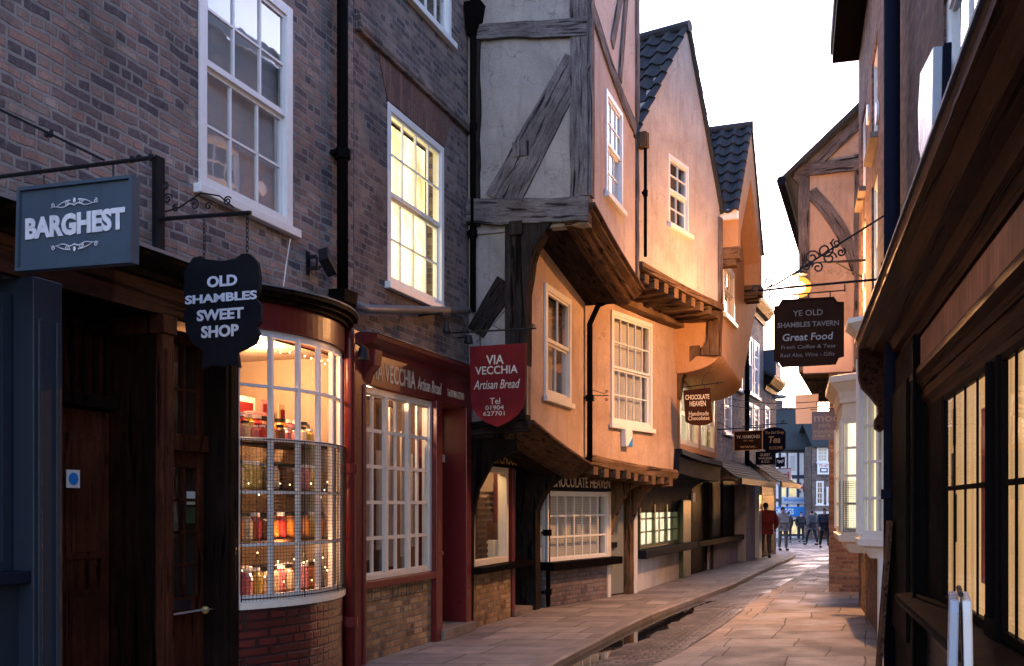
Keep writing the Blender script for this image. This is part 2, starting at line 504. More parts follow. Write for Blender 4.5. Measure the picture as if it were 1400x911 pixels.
M['glass_sky'] = glass_mat('sky_facing_window_glass', refl=4.2)
M['glass_shop'] = glass_mat('shop_window_glass', refl=.75)
M['glass_far'] = glass_mat('bright_window_glass', refl=1.6)


def arch_mat():
    N = NT('gauged_red_brick'); tc = N.coord('Object')
    sp = N.n('SeparateXYZ', {0: tc})
    v = N.n('CombineXYZ', {0: sp.outputs[2], 1: sp.outputs[0], 2: 0.0}).outputs[0]
    b = N.n('TexBrick', {'Vector': v, 'Color1': (.10, .045, .035), 'Color2': (.19, .09, .06), 'Mortar': (.07, .05, .045), 'Scale': 1.0, 'Mortar Size': .005, 'Mortar Smooth': .3, 'Brick Width': .6, 'Row Height': .07})
    c = N.mix(1.0, b.outputs[0], N.ramp(N.noise(tc, 30, 4), [(.3, .7), (.7, 1.2)]), 'MULTIPLY')
    return N.pbr(c, .85, N.bump(N.math('MULTIPLY', b.outputs['Fac'], -1), .6, .008))
M['arch'] = arch_mat()


def blind_mat(name, col, emit=0.0, pitch=.03):
    N = NT(name); tc = N.coord('Object')
    sp = N.n('SeparateXYZ', {0: tc})
    f = N.math('FRACT', N.math('DIVIDE', sp.outputs[2], pitch))
    c = N.mix(N.ramp(f, [(0, 0.0), (.25, 1.0), (.85, 1.0), (1, .2)]), tuple(x * .4 for x in col), col)
    return N.pbr(c, .7, N.bump(f, .6, .01))
M['blind'] = blind_mat('white_slatted_blind', (.62, .58, .52))
M['curtain'] = None


def stone_flags(name, c0, c1, joint, bw=1.1, rh=.66, wet=.62):
    N = NT(name); uv = N.coord('UV')
    nz = N.n('TexNoise', {'Vector': uv, 'Scale': 1.6, 'Detail': 3.0})
    off = N.n('VectorMath', {0: nz.outputs['Color'], 'Scale': .10}, operation='SCALE').outputs[0]
    v = N.n('VectorMath', {0: uv, 1: off}, operation='ADD').outputs[0]
    b = N.n('TexBrick', {'Vector': v, 'Color1': (0, 0, 0), 'Color2': (1, 1, 1), 'Mortar': (0, 0, 0), 'Scale': 1.0, 'Mortar Size': .012, 'Mortar Smooth': .6, 'Brick Width': bw, 'Row Height': rh})
    b.offset = .37; b.offset_frequency = 3; b.squash = .72; b.squash_frequency = 2
    rnd = N.n('SeparateColor', {0: b.outputs['Color']}).outputs[0]
    c = N.mix(rnd, c0, c1)
    st = N.noise(uv, 2.3, 6, .65)
    c = N.mix(1.0, c, N.ramp(st, [(.3, .62), (.7, 1.2)]), 'MULTIPLY')
    fine = N.noise(uv, 45, 5, .7)
    c = N.mix(1.0, c, N.ramp(fine, [(.25, .75), (.75, 1.15)]), 'MULTIPLY')
    c = N.mix(N.math('MULTIPLY', b.outputs['Fac'], .9), c, joint)
    sp = N.n('TexVoronoi', {'Vector': uv, 'Scale': 5.0}).outputs['Distance']
    gum = N.math('MULTIPLY', N.ramp(sp, [(.05, 1.0), (.08, 0.0)]), N.ramp(N.noise(uv, 1.1, 2), [(.5, 0.0), (.56, .5)]))
    c = N.mix(gum, c, (.03, .028, .026))
    h = N.math('ADD', N.math('MULTIPLY', b.outputs['Fac'], -1.0), N.math('ADD', N.math('MULTIPLY', fine, .25), N.math('MULTIPLY', N.noise(uv, 7, 4), .8)))
    h = N.math('ADD', h, N.math('MULTIPLY', rnd, .35))
    rg = N.ramp(N.noise(uv, 1.3, 4, .6), [(.36, wet), (.6, .85)])
    return N.pbr(c, rg, N.bump(h, .7, .012), spec=.45)


def setts_mat():
    N = NT('worn_stone_setts'); uv = N.coord('UV')
    nz = N.n('TexNoise', {'Vector': uv, 'Scale': 4.0, 'Detail': 3.0})
    off = N.n('VectorMath', {0: nz.outputs['Color'], 'Scale': .05}, operation='SCALE').outputs[0]
    v = N.n('VectorMath', {0: uv, 1: off}, operation='ADD').outputs[0]
    b = N.n('TexBrick', {'Vector': v, 'Color1': (0, 0, 0), 'Color2': (1, 1, 1), 'Mortar': (0, 0, 0), 'Scale': 1.0, 'Mortar Size': .020, 'Mortar Smooth': .7, 'Brick Width': .21, 'Row Height': .115})
    rnd = N.n('SeparateColor', {0: b.outputs['Color']}).outputs[0]
    c = N.ramp(rnd, [(0, (.075, .062, .052)), (.5, (.15, .122, .10)), (1, (.25, .205, .165))])
    fine = N.noise(uv, 50, 5, .7)
    c = N.mix(1.0, c, N.ramp(fine, [(.25, .7), (.75, 1.2)]), 'MULTIPLY')
    c = N.mix(1.0, c, N.ramp(N.noise(uv, 1.5, 5), [(.3, .65), (.7, 1.15)]), 'MULTIPLY')
    c = N.mix(N.math('MULTIPLY', b.outputs['Fac'], .85), c, (.022, .019, .017))
    h = N.math('ADD', N.math('MULTIPLY', b.outputs['Fac'], -1.0), N.math('ADD', N.math('MULTIPLY', fine, .2), N.math('MULTIPLY', rnd, .5)))
    h = N.math('ADD', h, N.math('MULTIPLY', N.noise(uv, 12, 3), .7))
    rg = N.ramp(N.noise(uv, 1.0, 4, .6), [(.36, .36), (.6, .75)])
    return N.pbr(c, rg, N.bump(h, .42, .012), spec=.4)


M['flags'] = stone_flags('sandstone_flags', (.17, .145, .127), (.30, .255, .222), (.033, .028, .024))
M['flags_r'] = stone_flags('pale_sandstone_flags', (.20, .175, .152), (.33, .288, .25), (.06, .05, .042), 1.15, .78)
M['kerb'] = stone_flags('worn_kerbstone', (.17, .14, .12), (.26, .21, .175), (.04, .035, .03), 4.0, .95, .7)
M['setts'] = setts_mat()


def water_mat():
    N = NT('still_rain_water'); tc = N.coord('Object')
    return N.pbr((.010, .010, .011), .03, N.bump(N.noise(tc, 6, 3), .06, .01), spec=.6)
M['water'] = water_mat()
M['tarmac'] = paint_mat('dark_ground', (.06, .055, .05), .8, .4, .5, 3)
# lit windows and lamps
M['lit_yellow'] = lit_mat('lamp_lit_net_curtain', (1.0, .76, .32), 6.0, .8, (1.6, 1, .7), 2.2)
M['lit_cream'] = lit_mat('lamp_lit_shop_window', (1.0, .80, .45), 1.5, .45, (3, 3, .4), 1.2)
M['lit_amber'] = lit_mat('lamp_lit_curtain', (1.0, .56, .24), 1.15, .55, (7, 7, .3), 1.0)
M['lit_room'] = lit_mat('warm_room_glow', (1.0, .52, .18), .45, .6, (2, 2, 1), 1.5)
M['lit_white'] = lit_mat('bright_shop_light', (1.0, .84, .52), 2.6, .5, (2, 2, 1), 2.5)
M['bulb'] = lit_mat('fairy_bulb', (1.0, .62, .28), 14.0, 0.0)
def lampglass(nm, col, st, fac):
    N = NT(nm)
    a = N.n('MixShader', {0: fac, 1: N.n('BsdfTransparent', {0: (1, 1, 1, 1)}).outputs[0], 2: N.n('Emission', {'Color': col, 'Strength': st / EX}).outputs[0]})
    N.t.links.new(a.outputs[0], N.out.inputs[0]); return N.m
M['lampglow'] = lampglass('sodium_lamp_halo', (1.0, .36, .05, 1), 2.8, .55)  # orange emission of the outer globe stands in for the lamp's halo
M['lampcore'] = lampglass('sodium_lamp_core', (1.0, .75, .4, 1), 24.0, .5)
M['blind_grey'] = paint_mat('grey_paper_behind_glass', (.50, .47, .45), .8, .3, .1, 1.5)
M['lit_far'] = lit_mat('far_lit_window', (1.0, .85, .5), 1.3, .5, (1, 1, 1), 2.0)

def worn_red():
    N = NT('worn_red_sign_board'); tc = N.coord('Object')
    st = N.noise(N.coord('Object', (16, 16, 1.5)), 1.6, 5, .65)
    c = N.ramp(st, [(.35, (.16, .045, .024)), (.55, (.32, .11, .065)), (.75, (.45, .22, .15))])
    c = N.mix(N.ramp(N.noise(tc, 2.2, 4), [(.4, 0.0), (.6, .7)]), c, (.07, .022, .013))
    return N.pbr(c, .45, N.bump(N.noise(tc, 30, 4), .2, .006), spec=.4)
M['worn_red'] = worn_red()
M['edging'] = stone_flags('pale_edging_stone', (.30, .245, .19), (.42, .34, .265), (.05, .042, .035), .75, .9, .65)
# ------------------------------------------------------------------ windows
def window(root, r, off, cols, rows, mat='white', glass='glass', name='sash_window', fw=.06, bar=.022, recess=.05,
           sill='white', back=None, backd=.22, rail=.045, fd=.12, sillout=.07, backname='blind', step=.03):
    """rows: panes high in each sash, lowest first"""
    u0, v0, u1, v1 = r; y = -off + recess
    m = MB(); e = .006
    m.box(u0 - e, u0 + fw, y, y + fd, v0 - e, v1 + e); m.box(u1 - fw, u1 + e, y, y + fd, v0 - e, v1 + e)
    m.box(u0 + fw, u1 - fw, y + .002, y + fd, v1 - fw, v1 + e); m.box(u0 + fw, u1 - fw, y + .002, y + fd, v0 - e, v0 + fw * .8)
    a0, a1, b0, b1 = u0 + fw, u1 - fw, v0 + fw * .8, v1 - fw
    tot = sum(rows); b = b0; gl = MB()
    for si, k in enumerate(rows):
        t = b0 + (b1 - b0) * sum(rows[:si + 1]) / tot
        yy = y + (step * (len(rows) - 1 - si)) * -1 + .05 if len(rows) > 1 else y + .035
        yy = y + .02 + (step if (si == 0 and len(rows) > 1) else 0)
        s = .035 if len(rows) > 1 else .018
        m.box(a0, a0 + s, yy, yy + .035, b, t); m.box(a1 - s, a1, yy, yy + .035, b, t)
        m.box(a0 + s, a1 - s, yy + .001, yy + .034, b, b + (rail if si else s)); m.box(a0 + s, a1 - s, yy + .001, yy + .034, t - s, t)
        for i in range(1, cols):
            x = a0 + (a1 - a0) * i / cols
            m.box(x - bar / 2, x + bar / 2, yy + .003, yy + .030, b + s, t - s)
        for j in range(1, k):
            z = b + (t - b) * j / k
            m.box(a0 + s, a1 - s, yy + .005, yy + .028, z - bar / 2, z + bar / 2)
        gl.face([(a0, yy + .018, b), (a1, yy + .018, b), (a1, yy + .018, t), (a0, yy + .018, t)])
        b = t
    o = m.build(name, M[mat], root)
    gl.build('glass', M[glass], o)
    if sill:
        MB().box(u0 - .07, u1 + .07, -off - sillout, y + .02, v0 - .085, v0 - .008).build('sill', M[sill], o, bevel=.008)
    if back:
        MB().box(a0 - .05, a1 + .05, -off + backd + .0, -off + backd + .02, b0 - .05, b1 + .05).build(backname, M[back], o)
    return o


def room(root, r, y0, y1, mat, name='shop_room', floor=None):
    u0, v0, u1, v1 = r
    m = MB()
    m.face([(u0, y1, v0), (u1, y1, v0), (u1, y1, v1), (u0, y1, v1)])
    m.face([(u0, y0, v0), (u0, y1, v0), (u0, y1, v1), (u0, y0, v1)])
    m.face([(u1, y1, v0), (u1, y0, v0), (u1, y0, v1), (u1, y1, v1)])
    m.face([(u0, y0, v0), (u1, y0, v0), (u1, y1, v0), (u0, y1, v0)])
    m.face([(u0, y1, v1), (u1, y1, v1), (u1, y0, v1), (u0, y0, v1)])
    return m.build(name, M[mat], root, recalc=False)


def shell(root, u0, u1, d, z1, mat, y0=.5, name='rear_wall'):
    m = MB()
    m.face([(u0, d, 0), (u1, d, 0), (u1, d, z1), (u0, d, z1)])
    m.face([(u0, y0, 0), (u0, d, 0), (u0, d, z1), (u0, y0, z1)])
    m.face([(u1, d, 0), (u1, y0, 0), (u1, y0, z1), (u1, d, z1)])
    return m.build(name, M[mat], root, recalc=False)


def roof(root, u0, u1, y0, y1, ze, zr, mat='slate_gr', name='roof'):
    yc = (y0 + y1) / 2; m = MB()
    m.loft([[(x, y0, ze), (x, yc, zr), (x, y1, ze), (x, y1, ze - .12), (x, yc, zr - .12), (x, y0, ze - .12)] for x in (u0, u1)])
    return m.build(name, M[mat], root)


def pipe(root, pts, r, mat='black', collars=(), name='drainpipe', cr=1.45):
    o = MB().tube(pts, r, 12).build(name, M[mat], root, smooth=True)
    for c in collars:
        m = MB()
        m.tube([(c[0], c[1], c[2] - .05), (c[0], c[1], c[2] - .045), (c[0], c[1], c[2] + .045), (c[0], c[1], c[2] + .05)], [r * cr * .9, r * cr, r * cr, r * cr * .9], 12)
        m.box(c[0] - r * 1.9, c[0] + r * 1.9, c[1] + r * .2, c[1] + r * 1.5, c[2] - .02, c[2] + .02)
        m.build('pipe_collar', M[mat], o)
    return o


LD = (.354, 1.0)
def lw(Y): return (.354 * Y - 5.30, Y)
def LY(px): return 5.30 / (.354 - (px - PCX) / FPX)

# ================================================================== HOUSE A : dark brick house, sweet shop below
fA = Frame(lw(3.0), LD)
A = fempty('brick_house', fA, 'dark purple brick house with a tall white sash window over a bow fronted sweet shop', 'house')
uA = fA.u(483)
w0 = fA.rect((272, 252), (398, 313)); wz = fA.p(279, 84)[1]
WA = (w0[0], fA.p(272, 252)[1], w0[2], 2 * wz - fA.p(272, 252)[1])
VC = 3.46
MB().plate([(-1.2, VC), (uA, VC), (uA, 8), (-1.2, 8)], [R4(WA)], 0, .22).build('wall', M['brick_a'], A)
window(A, WA, 0, 3, [2, 2], fw=.085, bar=.02, recess=-.015, fd=.1, back='blind_grey', backd=.11, rail=.05, glass='glass_sky')
shell(A, -1.2, uA, 6, 8, 'brick_a'); roof(A, -1.3, uA + .05, -.2, 6.2, 8, 10)
# cornice and fascia along the shop fronts
uS = fA.u(316)
MB().prism([(0, 3.30), (-.07, 3.30), (-.09, 3.34), (-.17, 3.36), (-.24, 3.40), (-.25, 3.44), (0, 3.50)], -1.2, uS, 'x').build('cornice', M['wood_dk'], A)
MB().prism([(-.262, 3.446), (-.262, 3.43), (-.27, 3.43), (-.27, 3.455), (.0, 3.52), (0, 3.505)], -1.2, uS, 'x').build('lead_flashing', M['lead'], A)
uR0, uR1 = fA.u(62), fA.u(213)
MB().box(-1.2, uS, -.045, .02, 3.06, 3.30).build('fascia', M['wood_hz'], A)
# blue-grey pilaster and the shop window at the very edge
pl = MB(); u0, u1 = fA.u(22), fA.u(62)
pl.box(u0, u1, -.14, .5, 0, 3.06); pl.box(u0 + .03, u0 + .06, -.155, -.13, .3, 2.8); pl.box(u1 - .06, u1 - .03, -.155, -.13, .3, 2.8)
pl.box(u0 - .02, u1 + .02, -.17, .4, 0, .28)
pl.build('pilaster', M['duskblue'], A, bevel=.008)
window(A, (-.9, 1.25, fA.u(20) - .01, 2.95), 0, 2, [2], mat='duskblue', name='shop_window', recess=.02, sill='navy', back='roomdark', sillout=.12)
MB().box(-1.2, u0, -.02, .2, 0, 1.16).build('stall_riser', M['duskblue'], A)
# recessed doorway
DP = .45
rc = MB()
rc.face([(uR0, 0, .06), (uR0, DP, .06), (uR0, DP, 3.06), (uR0, 0, 3.06)]); rc.face([(uR1, DP, .06), (uR1, 0, .06), (uR1, 0, 3.06), (uR1, DP, 3.06)])
rc.face([(uR0, 0, 3.055), (uR0, DP, 3.055), (uR1, DP, 3.055), (uR1, 0, 3.055)]); rc.face([(uR0, DP, .06), (uR1, DP, .06), (uR1, DP, 3.06), (uR0, DP, 3.06)])
rc.build('porch_lining', M['wood_dk'], A, recalc=False)
MB().box(uR0, uR1, -.06, DP + .02, 0, .065).build('doorstep', M['stone'], A, bevel=.01)
a = fA.rect((62, 530), (150, 392), -DP)
dm = MB()
dz = fA.p(100, 545, -DP)[1]
d = MB(); ux0, ux1 = uR0 + .04, uR1 - .04
d.box(ux0, ux1, DP - .06, DP - .004, .1, dz - .08)
for (p0, p1) in ((.1, .44), (.54, .9)):
    for (q0, q1) in ((.08, .42), (.52, .93)):
        xx0 = ux0 + (ux1 - ux0) * p0; xx1 = ux0 + (ux1 - ux0) * p1; zz0 = .1 + (dz - .2) * q0; zz1 = .1 + (dz - .2) * q1
        d.box(xx0, xx1, DP - .085, DP - .05, zz0, zz1); d.box(xx0 + .04, xx1 - .04, DP - .1, DP - .08, zz0 + .05, zz1 - .05)
door = d.build('panelled_door', M['wood_or'], A, bevel=.008)
MB().box(ux0, ux1, DP - .14, DP - .01, dz - .06, dz + .03).build('door_head_ledge', M['wood_dk'], A, bevel=.01)
bars = MB(); nb = 9
for i in range(nb):
    x = ux0 + .05 + (ux1 - ux0 - .1) * i / (nb - 1)
    bars.box(x - .014, x + .014, DP - .09, DP - .06, dz + .03, 2.95)
bars.box(ux0, ux1, DP - .1, DP - .05, 2.93, 3.0)
fl = bars.build('barred_fanlight', M['wood_dk'], A)
MB().box(ux0, ux1, DP - .012, DP - .006, dz + .03, 2.95).build('fanlight_pane', M['wood_or'], fl)
r = fA.rect((90, 667), (108, 643), -DP + .1)
nt = MB().box(r[0], r[2], DP - .108, DP - .101, r[1], r[3]).build('door_notice', M['white'], door)
cx, cz, rr = (r[0] + r[2]) / 2, (r[1] + r[3]) / 2, (r[2] - r[0]) * .36
MB().prism(arc(cx, cz, rr, 0, 2 * math.pi, 20)[:-1], DP - .112, DP - .107).build('notice_emblem', M['blue'], nt)
# wooden post, glazed sweet shop door, dark post
def post(px0, px1, z0, z1, out, mat, name='door_post', root=A, f=fA, inn=.2):
    u0, u1 = f.u(px0), f.u(px1); m = MB()
    m.box(u0, u1, -out, inn, z0, z1); m.box(u0 - .015, u1 + .015, -out - .02, inn, z0, z0 + .25); m.box(u0 - .015, u1 + .015, -out - .02, inn, z1 - .14, z1)
    m.box(u0 + (u1 - u0) * .3, u1 - (u1 - u0) * .3, -out - .012, -out + .01, z0 + .35, z1 - .25)
    return m.build(name, M[mat], root, bevel=.007)
post(213, 229, 0, 3.06, .06, 'wood_or', inn=.45)
post(299, 317, 0, 3.10, .07, 'wood_dk')
gd = MB(); u0, u1 = fA.u(229) + .005, fA.u(299) - .005; yd = .14
zz = lambda py, px=262: fA.p(px, py, -yd)[1]
levels = [(.08, zz(830)), (zz(830) + .0, zz(612)), (zz(598), 2.98)]
gd.box(u0, u0 + .07, yd, yd + .05, .08, 2.99); gd.box(u1 - .07, u1, yd, yd + .05, .08, 2.99)
gd.box(u0 + .07, u1 - .07, yd + .002, yd + .048, .08, .24); gd.box(u0 + .07, u1 - .07, yd + .002, yd + .048, zz(835), zz(815))
gd.box(u0, u1, yd - .05, yd + .06, zz(618), zz(596)); gd.box(u0 + .07, u1 - .07, yd + .002, yd + .048, zz(640), zz(618)); gd.box(u0 + .07, u1 - .07, yd + .002, yd + .048, 2.92, 2.99)
gd.box(u0 + .07, u1 - .07, yd + .02, yd + .04, .2, zz(835))
for i in (1, 2): gd.box(u0 + .07 + (u1 - u0 - .14) * i / 3 - .012, u0 + .07 + (u1 - u0 - .14) * i / 3 + .012, yd + .008, yd + .042, zz(815), 2.92)
for q in (.25, .5, .75):
    z = zz(815) + (zz(640) - zz(815)) * q; gd.box(u0 + .07, u1 - .07, yd + .01, yd + .04, z - .012, z + .012)
z = (zz(596) + 2.92) / 2; gd.box(u0 + .07, u1 - .07, yd + .01, yd + .04, z - .012, z + .012)
gdo = gd.build('glazed_door', M['wood_or'], A, bevel=.004)
g = MB(); g.face([(u0 + .05, yd + .026, zz(830)), (u1 - .05, yd + .026, zz(830)), (u1 - .05, yd + .026, 2.95), (u0 + .05, yd + .026, 2.95)]); g.build('glass', M['glass'], gdo)
MB().box(u0 + .2, u0 + .44, yd - .012, yd + .003, zz(835) + .02, zz(815) - .02).build('letter_box', M['iron'], gdo, bevel=.004)
MB().sphere((u1 - .035, yd - .04, zz(836)), .032).tube([(u1 - .035, yd, zz(836)), (u1 - .035, yd - .04, zz(836))], .012).build('door_knob', M['gold'], gdo, smooth=True)
MB().box(fA.u(280), fA.u(291), yd + .03, yd + .034, zz(690), zz(672)).build('door_notice', M['white'], gdo)
MB().box(fA.u(279), fA.u(291), yd + .03, yd + .034, zz(716), zz(694)).build('door_notice', M['green'], gdo)
MB().box(u0, u1, -.05, .4, 0, .07).build('doorstep', M['stone'], A, bevel=.01)

room(A, (fA.u(229) - .02, .1, fA.u(304), 3.05), .25, 1.0, 'roomdark', 'dark_door_backing')  # dark box added behind the door so its panes stay dark
MB().box(fA.u(286), fA.u(290), .8, .9, 1.2, 2.9).box(fA.u(262), fA.u(265), .85, .95, 1.9, 2.9).build('lobby_glow_strip', M['lit_room'], A)  # added glowing strips stand in for amber glints in the door panes
# bow window
b0, b1, SAG = fA.u(318), fA.u(462), .26
bz0, bz1 = .86, 3.10
def bow(t, o=0.0):
    return (b0 + (b1 - b0) * t, -.03 - (SAG * (1 - (2 * t - 1) ** 2)) - o)
def bowring(t, o, z): x, y = bow(t, o); return (x, y, z)
def bowband(m, z0, z1, o0, o1, n=22):
    m.loft([[bowring(i / n, o0, z0), bowring(i / n, o1, z0), bowring(i / n, o1, z1), bowring(i / n, o0, z1)] for i in range(n + 1)])
fr = MB(); NC, NR = 6, 5
for j in range(NR + 1):
    z = bz0 + (bz1 - bz0) * j / NR; h = .03 if j in (0, NR) else .013
    bowband(fr, z - h, z + h, -.02, .018)
for i in range(NC + 1):
    t = i / NC; w = .03 if i in (0, NC) else .017
    x, y = bow(t); fr.box(x - w, x + w, y - .022, y + .022, bz0, bz1)
bw = fr.build('bow_window', M['white'], A)
g = MB(); n = 24
g.loft([[bowring(i / n, 0, bz0), bowring(i / n, 0, bz1)] for i in range(n + 1)], close=False, caps=False); g.build('glass', M['glass'], bw, smooth=True)
s = MB(); bowband(s, bz0 - .085, bz0 - .03, -.25, .06); s.build('sill', M['cream'], bw)
gm = MB(); gz1 = bz0 + (bz1 - bz0) * .6; nn = 58
for i in range(nn + 1):
    t = i / nn; gm.tube([bowring(t, .055, bz0 - .02), bowring(t, .055, gz1)], .0022 if i % 20 else .006, 3)
k = 46
for j in range(k + 1):
    z = bz0 + (gz1 - bz0) * j / k; gm.tube([bowring(i / 14, .055, z) for i in range(15)], .0022 if j % k else .007, 3)
gm.build('wire_guard', M['iron'], bw)
s = MB(); bowband(s, 0.0, bz0 - .086, -.4, .03); s.build('stall_riser', M['brick_m'], A)
s = MB(); bowband(s, bz1 + .031, 3.36, -.3, .05); s.build('bow_fascia', M['maroon'], A)
s = MB()
for (z0, z1, o) in ((3.36, 3.40, .09), (3.40, 3.435, .14), (3.435, 3.47, .19)): bowband(s, z0, z1, -.35, o)
s.build('bow_cornice', M['wood_dk'], A)
s = MB(); bowband(s, 3.471, 3.485, -.35, .2); s.build('bow_lead_flashing', M['lead'], A)
room(A, (u0 - .1, .8, b1, 3.12), .2 - .16, 1.25, 'roompale')
# maroon pillar with the rain pipe in front
u0, u1 = fA.u(463), uA
MB().box(u0, u1 + .1, -.1, .2, 0, 3.42).build('pillar', M['maroon'], A, bevel=.01)
up = fA.u(477, .16)
hz = fA.p(478, 398, .16)[1]; hz0 = fA.p(478, 440, .16)[1]
pipe(A, [(up, -.09, hz - .05), (up, -.09, 7.95)], .055, 'black', [(up, -.09, z) for z in (hz + 1.35, hz + 3.2)])
hp = MB().loft([[(up - w, -.18 + dy, z), (up + w, -.18 + dy, z), (up + w, -.01, z), (up - w, -.01, z)] for w, dy, z in ((.075, .06, hz0), (.13, .0, hz - .12), (.14, -.01, hz), (.12, 0, hz))])
hp.build('rain_hopper', M['black'], A, bevel=.006)
pipe(A, [(up, -.15, hz0 + .02), (up, -.17, hz0 - .2), (up, -.17, .02)], .055, 'maroon', [(up, -.17, z) for z in (2.0, .5)])
# pipe running from the next house into the hopper
z0 = fA.p(495, 420, .12)[1]; u9 = fA.u(640, .1); z9 = fA.p(640, 425, .1)[1]
pipe(A, [(up + .08, -.1, z0), (up + .5, -.1, z0 + .01), (u9, -.1, z9)], .045, 'lead', [], 'cross_pipe')
# cable hanging from the sill
MB().tube([(fA.u(393, .05), -.08, fA.p(393, 325, .08)[1]), (fA.u(389), -.02, fA.p(389, 360)[1]), (fA.u(384), -.02, fA.p(384, 400)[1])], .006, 5).build('cable', M['white'], A)

# ================================================================== HOUSE B : brick house with bread shop
B0 = LY(484)
fB = Frame(lw(B0), LD)
Bh = fempty('brick_house', fB, 'red brown brick house with a yellow lit upper window over a maroon bread shop', 'house')
uB = fB.u(641)
WL = (fB.u(530), 4.10, fB.u(606), 6.07); WU = (fB.u(556), 7.50, fB.u(616), 9.3)
MB().plate([(0, 3.36), (uB, 3.36), (uB, 9.6), (0, 9.6)], [R4(WL), R4(WU)], 0, .22).build('wall', M['brick_b'], Bh)
shell(Bh, .02, uB, 6, 9.6, 'brick_b'); roof(Bh, 0, uB + .1, -.2, 6.2, 9.6, 11.5)
window(Bh, WL, 0, 4, [2, 2], fw=.07, recess=-.01, back='lit_yellow', backd=.24, backname='lit_curtain')
window(Bh, WU, 0, 4, [2, 2], fw=.07, recess=-.01, back='roomdark', backd=.3)
m = MB(); c0, c1 = WL[0] - .12, WL[2] + .12
m.prism([(c0 + .1, 6.09), (c1 - .1, 6.09), (c1 + .12, 6.52), (c0 - .12, 6.52)], -.012, .1); m.build('gauged_arch', M['arch'], Bh)
MB().prism([(.1, 6.53), (-.05, 6.53), (-.075, 6.58), (-.06, 6.70), (-.03, 6.74), (.1, 6.76)], .02, uB, 'x').build('string_course', M['brick_b'], Bh)
# shop front
MB().prism([(0, 3.24), (-.08, 3.24), (-.1, 3.28), (-.2, 3.31), (-.26, 3.35), (-.27, 3.39), (0, 3.43)], .0, uB - .02, 'x').build('cornice', M['maroon'], Bh)
MB().prism([(-.285, 3.394), (-.285, 3.40), (0, 3.448), (0, 3.436)], .0, uB - .02, 'x').build('lead_flashing', M['lead'], Bh)
us0, us1, ud = fB.u(487), fB.u(587), fB.u(594)
fas = MB().box(.0, uB - .03, -.07, .15, 2.90, 3.24).build('fascia', M['maroon'], Bh)
text('VIA VECCHIA', (.22, 2.97, fB.u(560), 3.17), -.073, M['creamlet'], fas, bold=.012)
text('Artisan Bread', (fB.u(563), 2.98, fB.u(596), 3.13), -.073, M['creamlet'], fas, shear=.25)
text('Tel 01904 627701', (fB.u(604), 2.99, fB.u(627), 3.08), -.073, M['creamlet'], fas)
cns = MB()
for x in (.02,):
    cns.prism([(0, 2.88), (-.1, 2.9), (-.14, 3.0), (-.22, 3.08), (-.24, 3.24), (0, 3.24)], x, x + .16, 'x')
cns.build('console_bracket', M['maroon'], Bh, bevel=.008)
MB().box(.0, us0 + .005, -.12, .2, 0, 2.88).build('pilaster', M['maroon'], Bh, bevel=.01)
WV = (us0 + .01, .86, us1, 2.88)
vw = window(Bh, WV, 0, 6, [5], mat='cream', name='shop_window', fw=.06, bar=.038, recess=-.03, sill=None, fd=.1)
mm = MB(); x = (WV[0] + WV[2]) / 2
for q in (1 / 3, 2 / 3):
    x = WV[0] + .06 + (WV[2] - WV[0] - .12) * q; mm.box(x - .03, x + .03, -.036, .01, .92, 2.82)
mm.build('mullion', M['cream'], vw)
MB().box(us0, us1 + .05, -.09, .2, .765, .85).build('shop_sill', M['maroon'], Bh, bevel=.01)
MB().box(us0, us1 + .02, -.02, .2, 0, .62).build('stall_riser', M['brick_y'], Bh)
s = MB()
n = 26
for i in range(n):
    x0 = us0 + (us1 + .02 - us0) * i / n; x1 = us0 + (us1 + .02 - us0) * (i + 1) / n
    s.box(x0 + .006, x1 - .006, -.026 - RND.random() * .008, .1, .625, .762)
s.build('soldier_course', M['brick_y'], Bh, bevel=.004)
rm = room(Bh, (us0 - .02, .8, us1 + .1, 2.95), .16, 1.1, 'roombrown')
sh = MB()
for z in (1.15, 1.62, 2.08): sh.box(us0 + .05, us1 - .05, .55, 1.05, z, z + .03)
for i in range(5): sh.box(us0 + .1 + i * .42, us0 + .14 + i * .42, .5, .54, .85, 2.85)
sh.build('shelf_unit', M['wood_br'], Bh)
for i in range(6):
    x0 = us0 + .12 + i * .3
    MB().box(x0, x0 + .17, .12, .14, .95 + .1 * (i % 3), 2.75 - .25 * ((i * 7) % 3)).build('window_drape', M['roompale'], Bh)
MB().box(us1 + .0, ud + .02, -.1, .2, .0, 2.9).build('door_post', M['maroon'], Bh, bevel=.008)
dx0, dx1 = ud + .02, fB.u(633)
dxr = fB.u(633)
MB().box(dxr - .07 + .0, dxr + .1, -.08, .34, 0, 2.9).build('porch_wall', M['maroon'], Bh, bevel=.008)
dd = MB(); yd = .28
dd.box(dx0, dxr - .07, yd, yd + .05, .1, 2.2)
for (z0, z1) in ((.25, .9), (1.05, 1.5), (1.6, 2.1)): dd.box(dx0 + .12, dxr - .2, yd - .015, yd + .01, z0, z1)
ddo = dd.build('panelled_door', M['maroon'], Bh, bevel=.006)
MB().sphere((dxr - .14, yd - .04, 1.02), .03).build('door_knob', M['gold'], ddo, smooth=True)
window(Bh, (dx0 + .02, 2.3, dxr - .08, 2.86), -.24, 2, [2], mat='cream', name='fanlight', recess=.02, fw=.05, sill=None, back='lit_cream', backd=.1, backname='lit_panel')
MB().box(dx0, dxr - .07, yd - .06, yd + .05, 2.2, 2.3).build('door_transom', M['cream'], Bh, bevel=.006)
MB().box(ud - .02, dxr + .1, -.14, .5, 0, .13).build('doorstep', M['stone'], Bh, bevel=.012)
